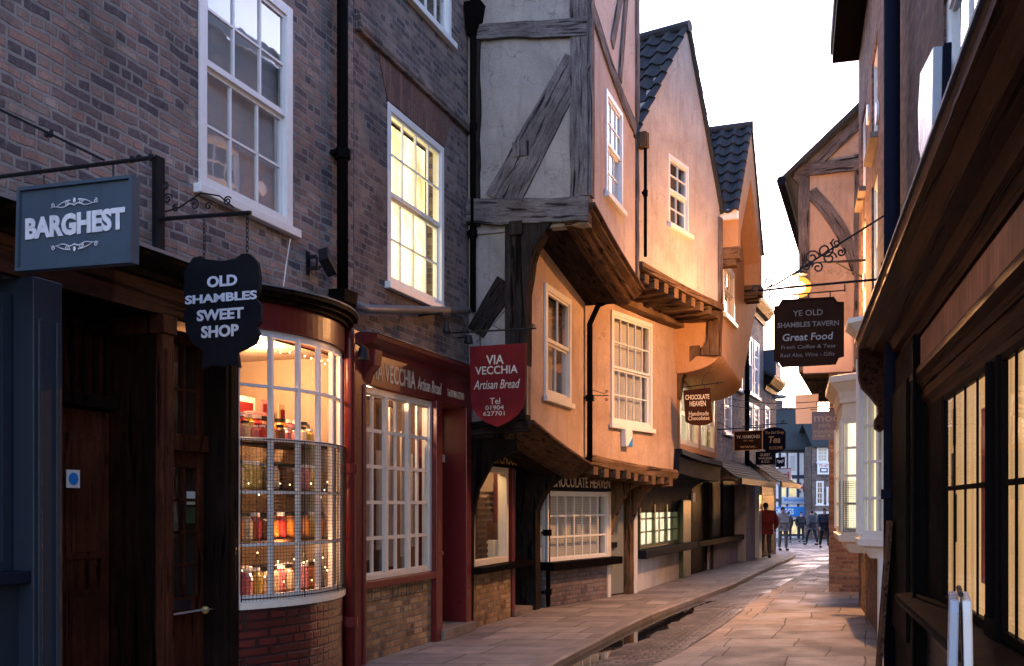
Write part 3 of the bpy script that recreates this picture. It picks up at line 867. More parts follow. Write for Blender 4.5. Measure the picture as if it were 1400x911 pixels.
pc = MB(); pc.face([(dx0, -.05, 2.895), (dx0, .4, 2.895), (dxr, .4, 2.895), (dxr, -.05, 2.895)]); pc.face([(dx0, .36, 0), (dxr, .36, 0), (dxr, .36, 2.9), (dx0, .36, 2.9)])
pc.build('porch_lining', M['maroon'], Bh)
# rain pipe at the corner
ux = uB - .08; hz = fB.p(650, 20, .1)[1]
pipe(Bh, [(ux, -.09, fB.p(643, 424, .1)[1]), (ux, -.09, 9.5)], .04, 'black', [(ux, -.09, z) for z in (5.2, 6.6)])
m = MB().loft([[(ux - w, -.09 - w, z), (ux + w, -.09 - w, z), (ux + w, -.02, z), (ux - w, -.02, z)] for w, z in ((.05, hz - .3), (.12, hz - .12), (.15, hz + .05), (.16, hz + .08), (.14, hz + .08))])
m.build('rain_hopper', M['black'], Bh, bevel=.006)
# ------------------------------------------------------------------ small helpers for timber houses
def sagbeam(prof, u0, z0, u1, z1, n=14, jit=.0):
    """moulded beam: profile (y, dz) swept along u while z sinks from z0 to z1"""
    m = MB(); rings = []
    for i in range(n + 1):
        t = i / n; z = z0 + (z1 - z0) * t - .03 * math.sin(math.pi * t)
        j = jit * noise.noise(Vector((u0 * 3.7 + t * 9, z0, 2.0)))
        rings.append([(u0 + (u1 - u0) * t, y + j, z + dz + j) for y, dz in prof])
    return m.loft(rings)


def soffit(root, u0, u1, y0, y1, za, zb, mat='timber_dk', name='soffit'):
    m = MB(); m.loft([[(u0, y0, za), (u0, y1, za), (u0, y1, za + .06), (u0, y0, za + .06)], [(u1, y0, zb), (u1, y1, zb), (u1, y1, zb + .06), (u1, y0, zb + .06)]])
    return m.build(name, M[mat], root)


def pantiles(yA, yB, x0, z0, x1, z1, tw=.30, rows=None, out=1):
    """curved clay tiles on the slope from eave (x0,z0) to ridge (x1,z1); tiles repeat along y"""
    m = MB(); L = math.hypot(x1 - x0, z1 - z0); rows = rows or int(L / .30); cols = int(abs(yB - yA) / tw) + 1
    dx, dz = (x1 - x0) / L, (z1 - z0) / L; nx, nz = -dz, dx
    if nz < 0: nx, nz = -nx, -nz
    K = 8
    for rw in range(rows):
        s0 = L * rw / rows; s1 = s0 + L / rows * 1.12
        jl = [RND.uniform(-.012, .012) for _ in range(cols + 1)]
        prev = None
        for i in range(cols * K + 1):
            a = i / K; yy = yA + (yB - yA) * a / cols
            ph = a % 1.0
            h = .045 * math.sin(2 * math.pi * ph) + (.02 if ph > .5 else 0)
            j = jl[int(a)]
            lo = (x0 + dx * (s0 + j) + nx * (h + .055), yy, z0 + dz * (s0 + j) + nz * (h + .055))
            li = (x0 + dx * (s0 + j) + nx * (h + .022), yy, z0 + dz * (s0 + j) + nz * (h + .022))
            hi = (x0 + dx * s1 + nx * (h + .018), yy, z0 + dz * s1 + nz * (h + .018))
            cur = (m.bm.verts.new(li), m.bm.verts.new(lo), m.bm.verts.new(hi))
            if prev:
                m.vf([prev[0], cur[0], cur[1], prev[1]]); m.vf([prev[1], cur[1], cur[2], prev[2]])
            prev = cur
    return m


OVO = [(.30, 0), (-.10, 0), (-.11, -.04), (-.06, -.055), (-.055, -.085), (-.02, -.11), (.03, -.14), (.05, -.17), (.10, -.185), (.14, -.225), (.22, -.25), (.30, -.25)]

# ================================================================== HOUSE C : grey timber framed house leaning over the lane
fC = Frame(lw(LY(640)), LD)
Ch = fempty('timber_house', fC, 'grey timber framed house with jettied storeys and a great diagonal brace on its side wall', 'house')
o1, o2 = .82, 1.63
uCu, uCf, uCg = fC.u(872, o2), fC.u(800, o1), fC.u(738)
ZU0, ZU1 = 5.46, 4.98
TOP = 10.6
# upper side wall facing down the lane
s = MB(); s.plate([(0.02, 5.2), (-o2, 5.2), (-o2, TOP), (0.02, TOP)], [], 0, .18, 'x'); s.build('side_wall', M['plaster_grey'], Ch)
def SD(px, py): return fC.side(px, py, 0)
bm_ = MB()
bm_.beam((SD(651, 0)[0], 5.3), (SD(651, 0)[0], TOP), .13, .13, -.05, .1, side=True)
bm_.build('wall_post', M['timber_dk'], Ch)
bm_ = MB(); p = SD(793, 150)
bm_.beam((-o2 + .11, 5.55), (-o2 + .11, TOP), .23, .22, -.05, .1, side=True); bm_.build('corner_post', M['timber'], Ch)
bm_ = MB(); bm_.beam(SD(640, 292), SD(806, 287), .33, .30, -.085, .12, side=True, jit=.02); bm_.build('bressummer_end', M['timber'], Ch)
bm_ = MB(); bm_.beam(SD(655, 46), SD(804, 38), .20, .22, -.065, .12, side=True, jit=.016); bm_.build('tie_beam', M['timber'], Ch)
bm_ = MB(); bm_.beam(SD(686, 277), SD(790, 82), .50, .38, -.03, .1, side=True, jit=.012); bm_.build('diagonal_brace', M['timber'], Ch)
r = MB(); a = SD(702, 214); b = SD(724, 199); r.box(-.045, -.02, a[0], b[0], a[1] - .02, b[1] + .05); r.build('timber_patch', M['timber'], Ch)
# upper front
W = fC.rect((828, 266), (850, 130), o2)
WCu = (fC.u(828, o2), fC.p(828, 262, o2)[1], fC.u(850, o2), fC.p(828, 122, o2)[1])
m = MB(); m.plate([(0, ZU0), (uCu, ZU1), (uCu, TOP), (0, TOP)], [R4(WCu)], -o2, .2); m.build('front_wall', M['plaster_pink'], Ch)
window(Ch, WCu, o2, 3, [2, 2], recess=-.02, fw=.06, back='blind', backd=.16)
bm_ = MB(); bm_.beam(fC.p(806, 5, o2), fC.p(871, 185, o2), .22, .22, -o2 - .03, -o2 + .1, bow=-.1); bm_.build('wind_brace', M['timber'], Ch)
bm_ = MB(); bm_.beam((.09, ZU0 + .1), (.09, TOP), .16, .16, -o2 - .045, -o2 + .1); bm_.build('corner_post_face', M['timber'], Ch)
bm_ = MB(); bm_.beam((uCu - .09, ZU1 + .05), (uCu - .09, TOP), .18, .18, -o2 - .035, -o2 + .1); bm_.build('end_post', M['timber'], Ch)
bm_ = MB()
bm_.beam(fC.p(846, 110, o2), fC.p(858, -40, o2), .16, .16, -o2 - .03, -o2 + .1); bm_.build('gable_stud', M['timber'], Ch)
bm_ = MB(); bm_.beam(fC.p(836, 62, o2), fC.p(852, -30, o2), .16, .18, -o2 - .026, -o2 + .1); bm_.build('gable_brace', M['timber'], Ch)
sagbeam([(y - o2, z) for y, z in OVO], -.03, ZU0, uCu + .04, ZU1, jit=.01).build('moulded_jetty_beam', M['wood_br'], Ch)
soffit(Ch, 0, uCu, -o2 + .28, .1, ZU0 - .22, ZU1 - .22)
# upper jetty beam end seen on the side and the curved bracket below
# first floor
ZL0, ZL1 = 2.74, 2.30
s = MB(); s.plate([(.02, ZL0 - .1), (-o1, ZL0 - .1), (-o1, 5.3), (.02, 5.3)], [], .03, .15, 'x'); s.build('lower_side_wall', M['plaster_grey'], Ch)
bk = [SD(x, y) for x, y in ((692, 303), (757, 303), (752, 310), (744, 322), (734, 338), (728, 356), (725, 380), (721, 400), (721, 480), (719, 575), (694, 575), (692, 440))]
MB().prism(bk, -.06, .2, 'x').build('bracket_post', M['timber_dk'], Ch, bevel=.012)
q = SD(708, 314); MB().box(-.10, -.05, q[0] - .09, q[0] + .09, q[1] - .09, q[1] + .09).build('peg_block', M['timber_dk'], Ch, bevel=.01)
bm_ = MB(); bm_.beam(SD(650, 455), SD(692, 385), .26, .30, -.01, .12, side=True); bm_.build('foot_brace', M['timber_dk'], Ch)
bm_ = MB(); bm_.beam(SD(640, 588), SD(722, 578), .18, .22, -.07, .12, side=True, jit=.02); bm_.build('sill_beam', M['timber_dk'], Ch)
WCf = (fC.u(744, o1), fC.p(744, 540, o1)[1], fC.u(779, o1), fC.p(745, 388, o1)[1])
m = MB(); m.plate([(0, ZL0 - .05), (uCf, ZL1 - .05), (uCf, 5.32), (0, 5.4)], [R4(WCf)], -o1, .2); m.build('first_floor_wall', M['plaster_buff'], Ch)
window(Ch, WCf, o1, 2, [1, 1], mat='cream', recess=-.03, fw=.085, back='roompale', backd=.2, sill='cream', rail=.05)
sagbeam([(y - o1, z) for y, z in OVO], -.02, ZL0, uCf + .03, ZL1, jit=.01).build('moulded_lower_jetty', M['wood_br'], Ch)
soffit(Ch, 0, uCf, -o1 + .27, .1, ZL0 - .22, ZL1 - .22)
pipe(Ch, [(uCf - .02, -o1 - .08, fC.p(800, 625, o1)[1]), (uCf - .02, -o1 - .08, 4.45), (uCf + .05, -o1 - .2, 4.75), (uCf + .25, -o1 - .62, 4.95)], .045, 'black', [(uCf - .02, -o1 - .08, 3.3)])
# ground floor
WG = (.05, .82, fC.u(691), 2.18)
m = MB(); m.plate([(0, 0.0), (fC.u(697), 0), (fC.u(697), .72), (0, .72)], [], -.02, .25); m.build('stall_riser', M['brick_y'], Ch)
sw = MB()
ar = [(WG[0], WG[1]), (WG[2], WG[1]), (WG[2], WG[3]), (WG[0] + .45, WG[3])] + [(WG[0] + .45 - .45 * math.sin(t), WG[3] - .35 + .35 * math.cos(t)) for t in (.5, 1.0, 1.57)]
ir = [(WG[0] + .08, WG[1] + .08), (WG[2] - .08, WG[1] + .08), (WG[2] - .08, WG[3] - .08), (WG[0] + .47, WG[3] - .08)] + [(WG[0] + .47 - .39 * math.sin(t), WG[3] - .39 + .31 * math.cos(t)) for t in (.5, 1.0, 1.57)]
sw.plate(ar, [ir], -.05, .14); swo = sw.build('shop_window', M['cream'], Ch, bevel=.006)
g = MB(); g.face([(x, .01, z) for x, z in ir]); g.build('glass', M['glass'], swo)
MB().box(-.02, fC.u(714), -.2, .2, .735, .815).build('shop_sill', M['black'], Ch, bevel=.01)
room(Ch, (.0, .75, fC.u(697), 2.4), .12, 1.3, 'roompale')
fs = MB(); fs.box(.0, uCg, -.06, .2, 2.185, 2.43); fso = fs.build('fascia', M['black'], Ch, bevel=.006)
text('PINK BAR CHOCOLATIERS', (.1, 2.225, fC.u(724), 2.40), -.063, M['gold'], fso, bold=.01)
MB().box(fC.u(697) - .02, fC.u(697) + .09, -.05, .25, 0, 2.18).build('door_post', M['maroon'], Ch, bevel=.006)
MB().box(fC.u(699) + .05, fC.u(722), .3, .35, .05, 2.2).build('shop_door', M['black'], Ch)
MB().box(fC.u(697), fC.u(722), -.08, .5, 0, .09).build('doorstep', M['stone'], Ch, bevel=.01)
bm_ = MB(); bm_.beam((fC.u(729), 0), (fC.u(729), 2.3), .24, .24, -.08, .25); bm_.build('ground_post', M['timber_dk'], Ch)
bk = [(-.05, 1.5), (-.16, 1.75), (-.32, 2.0), (-.6, 2.12), (-.6, 2.25), (-.05, 2.25)]
MB().prism(bk, fC.u(726), fC.u(733), 'x').build('ground_bracket', M['timber_dk'], Ch, bevel=.01)
bk = [(0, .0), (-.06, 0), (-.08, 1.5), (-.16, 1.85), (-.36, 2.2), (-.7, 2.35), (-.7, 2.5), (0, 2.5)]
MB().prism(bk, -.06, .05, 'x').build('end_bracket', M['wood_dk'], Ch, bevel=.01)
shell(Ch, .03, uCg, 6, TOP, 'plaster_grey'); roof(Ch, -.1, uCu + .1, -o2 - .2, 6.2, TOP, TOP + 3)
pipe(Ch, [(fC.u(738) + .02, -.12, .02), (fC.u(738) + .02, -.12, 1.9), (fC.u(738) + .04, -.5, 2.25), (uCf - .02, -o1 - .08, fC.p(800, 628, o1)[1])], .05, 'black', [(fC.u(738) + .02, -.12, z) for z in (.25, 1.2)])

# ================================================================== HOUSE D : cream gabled house
fD = Frame((.52, 16.15), (.645, 1.0))
Dh = fempty('timber_house', fD, 'cream rendered gabled house with joist ends under its jetties and a white blind window', 'house')
p1, p2 = .72, 1.56
dU0, dU1 = fD.u(875, p2), fD.u(984, p2)
dF0, dF1 = fD.u(803, p1), fD.u(932, p1)
gE = fD.p(880, 180, p2); gA = fD.p(939, 41, p2); gR = fD.p(984, 287, p2)
ze = 7.35
WDu = (fD.u(914.5, p2), fD.p(914, 305, p2)[1], fD.u(942, p2), fD.p(914, 209, p2)[1])
jz0, jz1 = fD.p(876, 362, p2)[1], fD.p(983, 418, p2)[1]
m = MB(); m.plate([(dU0 - .05, jz0), (dU1, jz1), (dU1, gR[1]), (gA[0], gA[1]), (dU0 - .05, gE[1])], [R4(WDu)], -p2, .25); m.build('front_wall', M['plaster_cream'], Dh)
window(Dh, WDu, p2, 2, [2, 2], recess=.0, fw=.055, back='roomdark', backd=.18, rail=.04)
# roof: pantiled left slope, plain right slope
rv = MB(); L = 5.0
pantiles(-p2 - .05, L, dU0 - .22, gE[1] - .25, gA[0], gA[1] + .02, rows=9).build('roof', M['slate'], Dh, smooth=False)
m = MB(); m.prism([(dU0 - .1, gE[1] - .12), (gA[0], gA[1] - .03), (dU1 + .1, gR[1] - .1), (dU1, gR[1] - .35), (gA[0], gA[1] - .3), (dU0, gE[1] - .35)], -p2 + .05, L); m.build('roof_boarding', M['slate_gr'], Dh)
pantiles(-p2 - .06, L, dU1 + .14, gR[1] - .12, gA[0], gA[1] + .02, rows=9).build('far_roof_slope', M['slate'], Dh)
MB().tube([(gA[0], -p2 - .06, gA[1] + .05), (gA[0], L, gA[1] + .05)], .10, 10).build('ridge_tiles', M['slate'], Dh)
vb = MB(); vb.beam((gA[0] + .02, gA[1] + .03), (dU1 + .08, gR[1] - .05), .09, .09, -p2 - .05, -p2 + .04, jit=.008); vb.build('verge', M['slate_gr'], Dh)
ch = MB(); c = (dU0 + .62, 1.0); ch.box(c[0] - .3, c[0] + .3, c[1] - .3, c[1] + .3, 8.2, gA[1] + .12); ch.build('chimney', M['brick_r'], Dh)
MB().box(dU0 - .10, dU0 + .04, -p2 - .14, -p2 + .4, gE[1] - .32, gE[1] - .08).build('eave_beam_end', M['timber_br'], Dh, bevel=.012)
pipe(Dh, [(dU0 - .02, -p2 - .1, gE[1] - .3), (dU0 - .02, -p2 - .1, jz0 + .1)], .026, 'black', [(dU0 - .02, -p2 - .1, 6.4)])
MB().box(dU1 - .1, dU1 + .06, -p2 - .04, -p2 + .2, jz1 - .02, gR[1] - .15).build('end_post', M['timber'], Dh, bevel=.01)
# upper jetty with joist ends
sagbeam([(-p2 - .05, .12), (-p2 - .06, .0), (-p2 + .12, 0), (-p2 + .12, .12)], dU0 - .02, jz0 - .08, dU1 + .05, jz1 - .08, jit=.015).build('jetty_plate', M['timber_br'], Dh)
n = 9
for i in range(n):
    t = (i + .5) / n; x = dU0 + (dU1 - dU0) * t; z = jz0 + (jz1 - jz0) * t - .1
    MB().beam((-p2 + .0 - RND.uniform(0, .04), z - .09), (-.2, z - .06), .15, .15, x - .08, x + .08, jit=.02, side=True).build('joist', M['timber_br'], Dh)
soffit(Dh, dU0, dU1, -p2 + .1, .2, jz0 - .02, jz1 - .02, 'timber_br')
sagbeam([(-p1 - .14, .0), (-p1 - .16, -.14), (-p1 - .05, -.16), (-p1 + .1, -.16), (-p1 + .1, 0)], dF0, jz0 - .19, dF1, jz1 - .19, jit=.015).build('wall_plate', M['timber_br'], Dh)
# first floor
lz0, lz1 = fD.p(803, 628, p1)[1], fD.p(918, 648, p1)[1]
WDf = (fD.u(835, p1), fD.p(833, 578, p1)[1], fD.u(890, p1), fD.p(843, 427, p1)[1])
m = MB(); m.plate([(dF0 - .1, lz0), (fD.u(920, p1), lz1), (dF1, jz1 - .1), (dF0 - .1, jz0 - .1)], [R4(WDf)], -p1, .22); m.build('first_floor_wall', M['plaster_buff'], Dh)
window(Dh, WDf, p1, 5, [2, 2], mat='white', recess=-.03, fw=.07, back='blind', backd=.13, sill='white', rail=.04)
sagbeam([(-p1 - .06, .1), (-p1 - .1, .05), (-p1 - .08, -.06), (-p1 - .03, -.1), (-p1 + .2, -.1), (-p1 + .2, .1)], dF0 - .02, lz0 - .02, fD.u(921, p1), lz1 - .02, jit=.02).build('jetty_moulding', M['timber_br'], Dh)
n = 9
for i in range(n):
    t = (i + .4) / n; x = dF0 + (fD.u(918, p1) - dF0) * t; z = lz0 + (lz1 - lz0) * t - .17
    MB().beam((-p1 - .12 + RND.uniform(0, .06), z), (0, z + .02), .13, .14, x - .075, x + .075, jit=.025, side=True).build('joist', M['timber_br'], Dh)
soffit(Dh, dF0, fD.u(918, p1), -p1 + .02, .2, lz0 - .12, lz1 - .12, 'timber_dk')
# curved bracket and post at the far end
bx = fD.u(925, p1)
for q_ in (((969, 424), (984, 424), (982, 455), (981, 486), (954, 486), (955, 477), (962, 473), (967, 464)), ((927, 474), (956, 472), (957, 484), (950, 488), (943, 496), (936, 506), (931, 518), (926, 546), (921, 546), (923, 510))):
    MB().prism([fD.side(x, y, dF1 - .22) for x, y in q_], dF1 - .22, dF1 - .02, 'x').build('end_bracket', M['timber_br'], Dh, bevel=.012)
# ground floor
WDg = (fD.u(746), fD.p(746, 768)[1], fD.u(828), fD.p(746, 672)[1])
m = MB(); m.plate([(0, 0), (fD.u(831), 0), (fD.u(831), WDg[1] - .1), (0, WDg[1] - .1)], [], -.01, .25); m.build('stall_riser', M['brick_p'], Dh)
window(Dh, WDg, 0, 7, [3], mat='white', name='shop_window', fw=.055, bar=.03, recess=-.05, sill=None, back='blind', backd=.12)
MB().box(-.05, fD.u(838), -.2, .15, WDg[1] - .14, WDg[1] - .01).build('shop_sill', M['black'], Dh, bevel=.012)
fz = WDg[3] + .02
fs = MB().box(.0, fD.u(829), -.1, .2, fz, fz + .28).build('fascia', M['blackmatt'], Dh, bevel=.006)
text('CHOCOLATE HEAVEN', (.05, fz + .05, fD.u(827), fz + .23), -.103, M['creamlet'], fs, bold=.014)
d0, d1 = fD.u(833), fD.u(856)
dz1 = fD.p(840, 676)[1]
dd = MB().box(d0, d1, .05, .1, .03, dz1).build('plain_door', M['greygreen'], Dh, bevel=.006)
q = fD.p(844, 745); MB().box(d0 + .1, d0 + .32, .0, .05, q[1] - .05, q[1] + .05).build('door_handle', M['iron'], dd, bevel=.006)
MB().box(fD.u(829), d0, -.04, .2, 0, dz1 + .1).build('door_post', M['cream'], Dh, bevel=.006)
bm_ = MB(); bm_.beam((fD.u(860), 0), (fD.u(860), lz1), .16, .16, -.06, .2); bm_.build('ground_post', M['timber_br'], Dh)
for px in (836, 861):
    x = fD.u(px)
    MB().prism([(-.0, 1.1), (-.06, 1.35), (-.2, 1.7), (-.42, 1.95), (-p1 + .1, 2.02), (-p1 + .1, 2.12), (0, 2.12)], x - .07, x + .07, 'x').build('jetty_bracket', M['timber_br'], Dh, bevel=.012)
MB().box(d0, d1, .02, .2, dz1, lz1 + .2).build('door_head', M['blackmatt'], Dh)
MB().box(fD.u(863), fD.u(868), -.06, .2, 0, lz1 - .1).build('white_post', M['white'], Dh, bevel=.006)
shell(Dh, .05, fD.u(866), 6, gE[1] - .3, 'plaster_cream')
m = MB(); m.face([(dU0, -p2 + .2, jz0), (dU0, 5, jz0), (dU0, 5, gE[1]), (dU0, -p2 + .2, gE[1])]); m.build('party_wall', M['plaster_cream'], Dh)

# ================================================================== HOUSE E : ochre house with coved jetty and gable hood
fE = Frame((2.3, 19.0), (.39, 1.0))
Eh = fempty('gabled_house', fE, 'orange ochre house with a pediment hood, pantiled roof and a coved first floor overhang', 'house')
e1, e2, e3 = .80, 1.60, 1.92
eU1 = fE.u(1036, e2)
zc0, zc1 = fE.p(986, 482, e2)[1], fE.p(1013, 524, e2)[1]
eB = fE.u(1014, e2)
h_n = fE.p(1010, 287, e3); h_a = fE.p(1029, 183, e3); h_f = fE.p(1042, 385, e3)
hu0, hu1 = .02, fE.u(1042, e3); huc = (hu0 + hu1) / 2
print('E', eU1, eB, h_n, h_a, h_f, zc0, zc1)
zt = h_n[1]; zap = h_a[1]; hb = fE.p(1008, 335, e3)[1]
WEu = (fE.u(988, e2), fE.p(989, 428, e2)[1], fE.u(1003.5, e2), fE.p(989, 356, e2)[1])
m = MB(); m.plate([(0, zc0), (eB, zc1), (eU1, hb), (eU1, zt), (huc, zap - .1), (0, zt)], [R4(WEu)], -e2, .25); m.build('front_wall', M['plaster_ochre'], Eh)
window(Eh, WEu, e2, 3, [1, 1], mat='cream', recess=-.02, fw=.09, back='roompale', backd=.15, sill='cream')
s = MB(); s.plate([(.1, zc0 - .36)] + [(-e2 + (e2 - e1 + .02) * (1 - math.cos(k * math.pi / 16)), zc0 - .36 * math.sin(k * math.pi / 16)) for k in range(8, -1, -1)] + [(-e2, zt), (.1, zt)], [], 0, .2, 'x'); s.build('side_wall', M['plaster_ochre'], Eh)
# hood: gable with two legs standing proud of the wall
t = .32
hood = [(hu0, hb), (hu0, zt), (huc, zap), (hu1, zt), (hu1, hb - .1), (hu1 - .35, hb - .1), (hu1 - .35, zt - .35), (huc, zap - .95), (hu0 + .30, zt - .35), (hu0 + .30, hb)]
hm = MB(); n = len(hood)
fa = [(hu0, hb), (hu0, zt), (hu0 + .30, zt - .35), (hu0 + .30, hb)]
for poly in (fa, [(hu0, zt), (huc, zap), (huc, zap - .95), (hu0 + .30, zt - .35)], [(huc, zap), (hu1, zt), (hu1 - .35, zt - .35), (huc, zap - .95)], [(hu1, zt), (hu1, hb - .1), (hu1 - .35, hb - .1), (hu1 - .35, zt - .35)]):
    hm.prism(poly, -e3, -e2 + .02)
bmesh.ops.remove_doubles(hm.bm, verts=hm.bm.verts[:], dist=.0005)
hm.build('gable_hood', M['plaster_ochre'], Eh)
for x0, x1, z in ((hu0 - .0, hu0 + .3, hb), (hu1 - .36, hu1 + .0, hb - .1)):
    MB().box(x0 - .02, x1 + .0, -e3 - .03, -e2 + .1, z - .22, z - .005).box(x0 - .01, x1 - .05, -e3 + .04, -e2 + .1, z - .34, z - .225).build('corbel_beam', M['timber_br'], Eh, bevel=.014)
pantiles(-e3 - .03, 4.5, hu0 - .12, zt - .10, huc, zap + .05, rows=9, tw=.26).build('roof', M['slate'], Eh)
pantiles(-e3 - .03, 4.5, hu1 + .12, zt - .10, huc, zap + .05, rows=9, tw=.26).build('far_roof_slope', M['slate'], Eh)
MB().tube([(huc, -e3 - .04, zap + .08), (huc, 4.5, zap + .08)], .09, 10).build('ridge_tiles', M['slate'], Eh)
MB().box(hu0 - .1, hu0 + .06, -e3 + .0, 4.4, zt - .2, zt - .02).build('eave_board', M['white'], Eh)
m = MB(); m.face([(0, -.1, 4), (0, 5, 4), (0, 5, zt), (0, -.1, zt)]); m.build('party_wall', M['plaster_ochre'], Eh)
# cove
cv = MB(); rings = []
for i in range(13):
    u = eB * i / 12; zo = zc0 + (zc1 - zc0) * i / 12
    rings.append([(u, -e2 + (e2 - e1 + .02) * (1 - math.cos(a)), zo - .36 * math.sin(a)) for a in [k * math.pi / 2 / 8 for k in range(9)]])
cv.loft(rings, close=False, caps=False); cv.build('coved_soffit', M['plaster_ochre'], Eh, smooth=True)
# first floor
WE1 = (fE.u(930, e1), 2.80, fE.u(955, e1), 4.02); WE2 = (fE.u(958, e1), 2.80, fE.u(977, e1), 4.02)
uE9 = fE.u(980, e1)
m = MB(); m.plate([(0, 2.68), (uE9, 2.68), (uE9, 4.2), (0, 4.2)], [R4(WE1), R4(WE2)], -e1, .2); m.build('first_floor_wall', M['plaster_ochre'], Eh)
for W_ in (WE1, WE2):
    window(Eh, W_, e1, 2, [2], mat='cream', name='casement_window', recess=.0, fw=.1, bar=.07, sill=None, back='lit_cream', backd=.16, backname='lit_curtain')
s = MB(); s.plate([(.1, 2.2), (-e1, 2.2), (-e1, 4.1), (.1, 4.1)], [], 0.01, .2, 'x'); s.build('lower_side_wall', M['plaster_ochre'], Eh)
sagbeam([(-e1 - .1, .0), (-e1 - .12, -.1), (-e1 - .06, -.12), (-e1 - .05, -.45), (-e1 + .3, -.45), (-e1 + .3, 0)], -.03, 2.68, uE9 + .1, 2.62).build('dado_band', M['navy'], Eh)
cv = MB(); rings = []
for i in range(9):
    u = -.02 + (uE9 + .1) * i / 8
    rings.append([(u, -e1 - .02 + (e1) * math.sin(a), 2.24 - .75 * (1 - math.cos(a))) for a in [k * math.pi / 2 / 8 for k in range(9)]])
cv.loft(rings, close=False, caps=False); cv.build('dark_cove', M['wood_dk'], Eh, smooth=True)
# ground floor
WEg = (fE.u(873), .80, fE.u(926), 1.70)
eG = fE.u(966)
m = MB(); m.plate([(0, 0), (fE.u(932), 0), (fE.u(932), .62), (0, .62)], [], -.02, .25); m.build('stall_riser', M['plaster_white'], Eh)
m = MB(); m.plate([(0, .62), (eG, .62), (eG, 2.3), (0, 2.3)], [R4(WEg)], .0, .2); m.build('ground_floor_wall', M['wood_dk'], Eh)
wo = window(Eh, WEg, 0, 6, [3], mat='green', name='shop_window', fw=.07, bar=.03, recess=-.03, sill=None, back='lit_white', backd=.15, backname='lit_panel')
mm = MB()
for q in (1 / 3, 2 / 3):
    x = WEg[0] + .07 + (WEg[2] - WEg[0] - .14) * q; mm.box(x - .05, x + .05, -.04, .02, .86, 1.66)
mm.build('mullion', M['green'], wo)
MB().box(-.05, fE.u(941), -.24, .1, .63, .79).build('shop_sill', M['navy'], Eh, bevel=.012)
MB().box(fE.u(927), fE.u(938), -.12, .2, .0, 1.75).build('door_post', M['green'], Eh, bevel=.01)
MB().box(fE.u(939), eG, -.0, .2, .05, 1.8).build('shop_door', M['wood_dk'], Eh)
bm_ = MB(); bm_.beam((eG, 0), (eG, 2.2), .2, .2, -.16, .2); bm_.build('ground_post', M['timber_dk'], Eh)
q = fE.p(940, 680); MB().box(fE.u(939), fE.u(943), -.14, -.1, q[1] - .1, q[1] + .1).build('wall_notice', M['creamlet'], Eh)
shell(Eh, .05, eU1, 6, zt - .2, 'plaster_ochre')
m = MB(); m.face([(eU1 - .02, -e2, hb), (eU1 - .02, 1, hb), (eU1 - .02, 1, zt), (eU1 - .02, -e2, zt)]); m.build('far_side_wall', M['plaster_ochre'], Eh)
# ================================================================== HOUSE F : brick row beyond
fF = Frame((4.08, 23.56), (.42, 1.0))
def simple_house(f, u0, u1, ze, zr, mat, label, wins, z0=0.0, winmat='white', back='roomdark', holes=True, name='brick_house', off=0.0, cornice=True, roofmat='slate_gr'):
    H = fempty(name, f, label, 'house')
    m = MB(); m.plate([(u0, z0), (u1, z0), (u1, ze), (u0, ze)], [R4(w[:4]) for w in wins], -off, .22); m.build('wall', M[mat], H)
    for w in wins:
        window(H, w[:4], off, w[4] if len(w) > 4 else 2, [2, 2], mat=winmat, recess=-.01, fw=.08, bar=.03, back=w[5] if len(w) > 5 else back, backd=.2)
    m = MB(); m.face([(u0, -off, z0), (u0, 5, z0), (u0, 5, ze), (u0, -off, ze)]); m.face([(u1, -off, z0), (u1, 5, z0), (u1, 5, ze), (u1, -off, ze)]); m.face([(u0, 5, z0), (u1, 5, z0), (u1, 5, ze), (u0, 5, ze)])
    m.build('rear_wall', M[mat], H)
    yc = 2.4
    m = MB(); m.loft([[(x, -off - .3, ze), (x, yc, zr), (x, 5.2, ze), (x, 5.2, ze - .1), (x, yc, zr - .12), (x, -off - .3, ze - .1)] for x in (u0 - .05, u1 + .05)]); m.build('roof', M[roofmat], H)
    if cornice:
        MB().prism([(-off + .05, ze - .5), (-off - .05, ze - .5), (-off - .08, ze - .35), (-off - .2, ze - .3), (-off - .34, ze - .1), (-off - .36, ze), (-off + .05, ze)], u0, u1, 'x').build('cornice', M['wood_dk'], H)
    return H

uF0, uF1 = fF.u(955), fF.u(1044)
def FW(a, b, back='roomdark', c=2): r = fF.rect(a, b); return (r[0], r[1], r[2], r[3], c, back)
x1, x2, x3, x4 = fF.u(1021), fF.u(1029), fF.u(1031), fF.u(1037.5)
zt2 = fF.p(1023, 458)[1]; zb2 = fF.p(1023, 536)[1]; zt1 = fF.p(1022, 549)[1]; zb1 = fF.p(1022, 588)[1]
winsF = [(fF.u(990), zb1 - .3, fF.u(1000), zt1 + .25, 2, 'blind'), (x1, zb2, x2, zt2, 2, 'blind'), (x3, zb2, x4, zt2, 2, 'blind'), (x1, zb1, x2, zt1, 2, 'blind'), (x3, zb1, x4, zt1, 2, 'blind'),
         (fF.u(1006), zb2 - .1, fF.u(1015), zt2, 2, 'blind')]
zeF = fF.p(1038, 420)[1]
Fh = simple_house(fF, uF0, uF1, zeF, zeF + 2.5, 'brick_b', 'brown brick house with white sash windows over slate canopies, past the ochre house', winsF, z0=2.2)
pipe(Fh, [(fF.u(1014.5), -.15, 2.8), (fF.u(1014.5), -.15, zeF - .4)], .07, 'black', [(fF.u(1014.5), -.15, 5)])
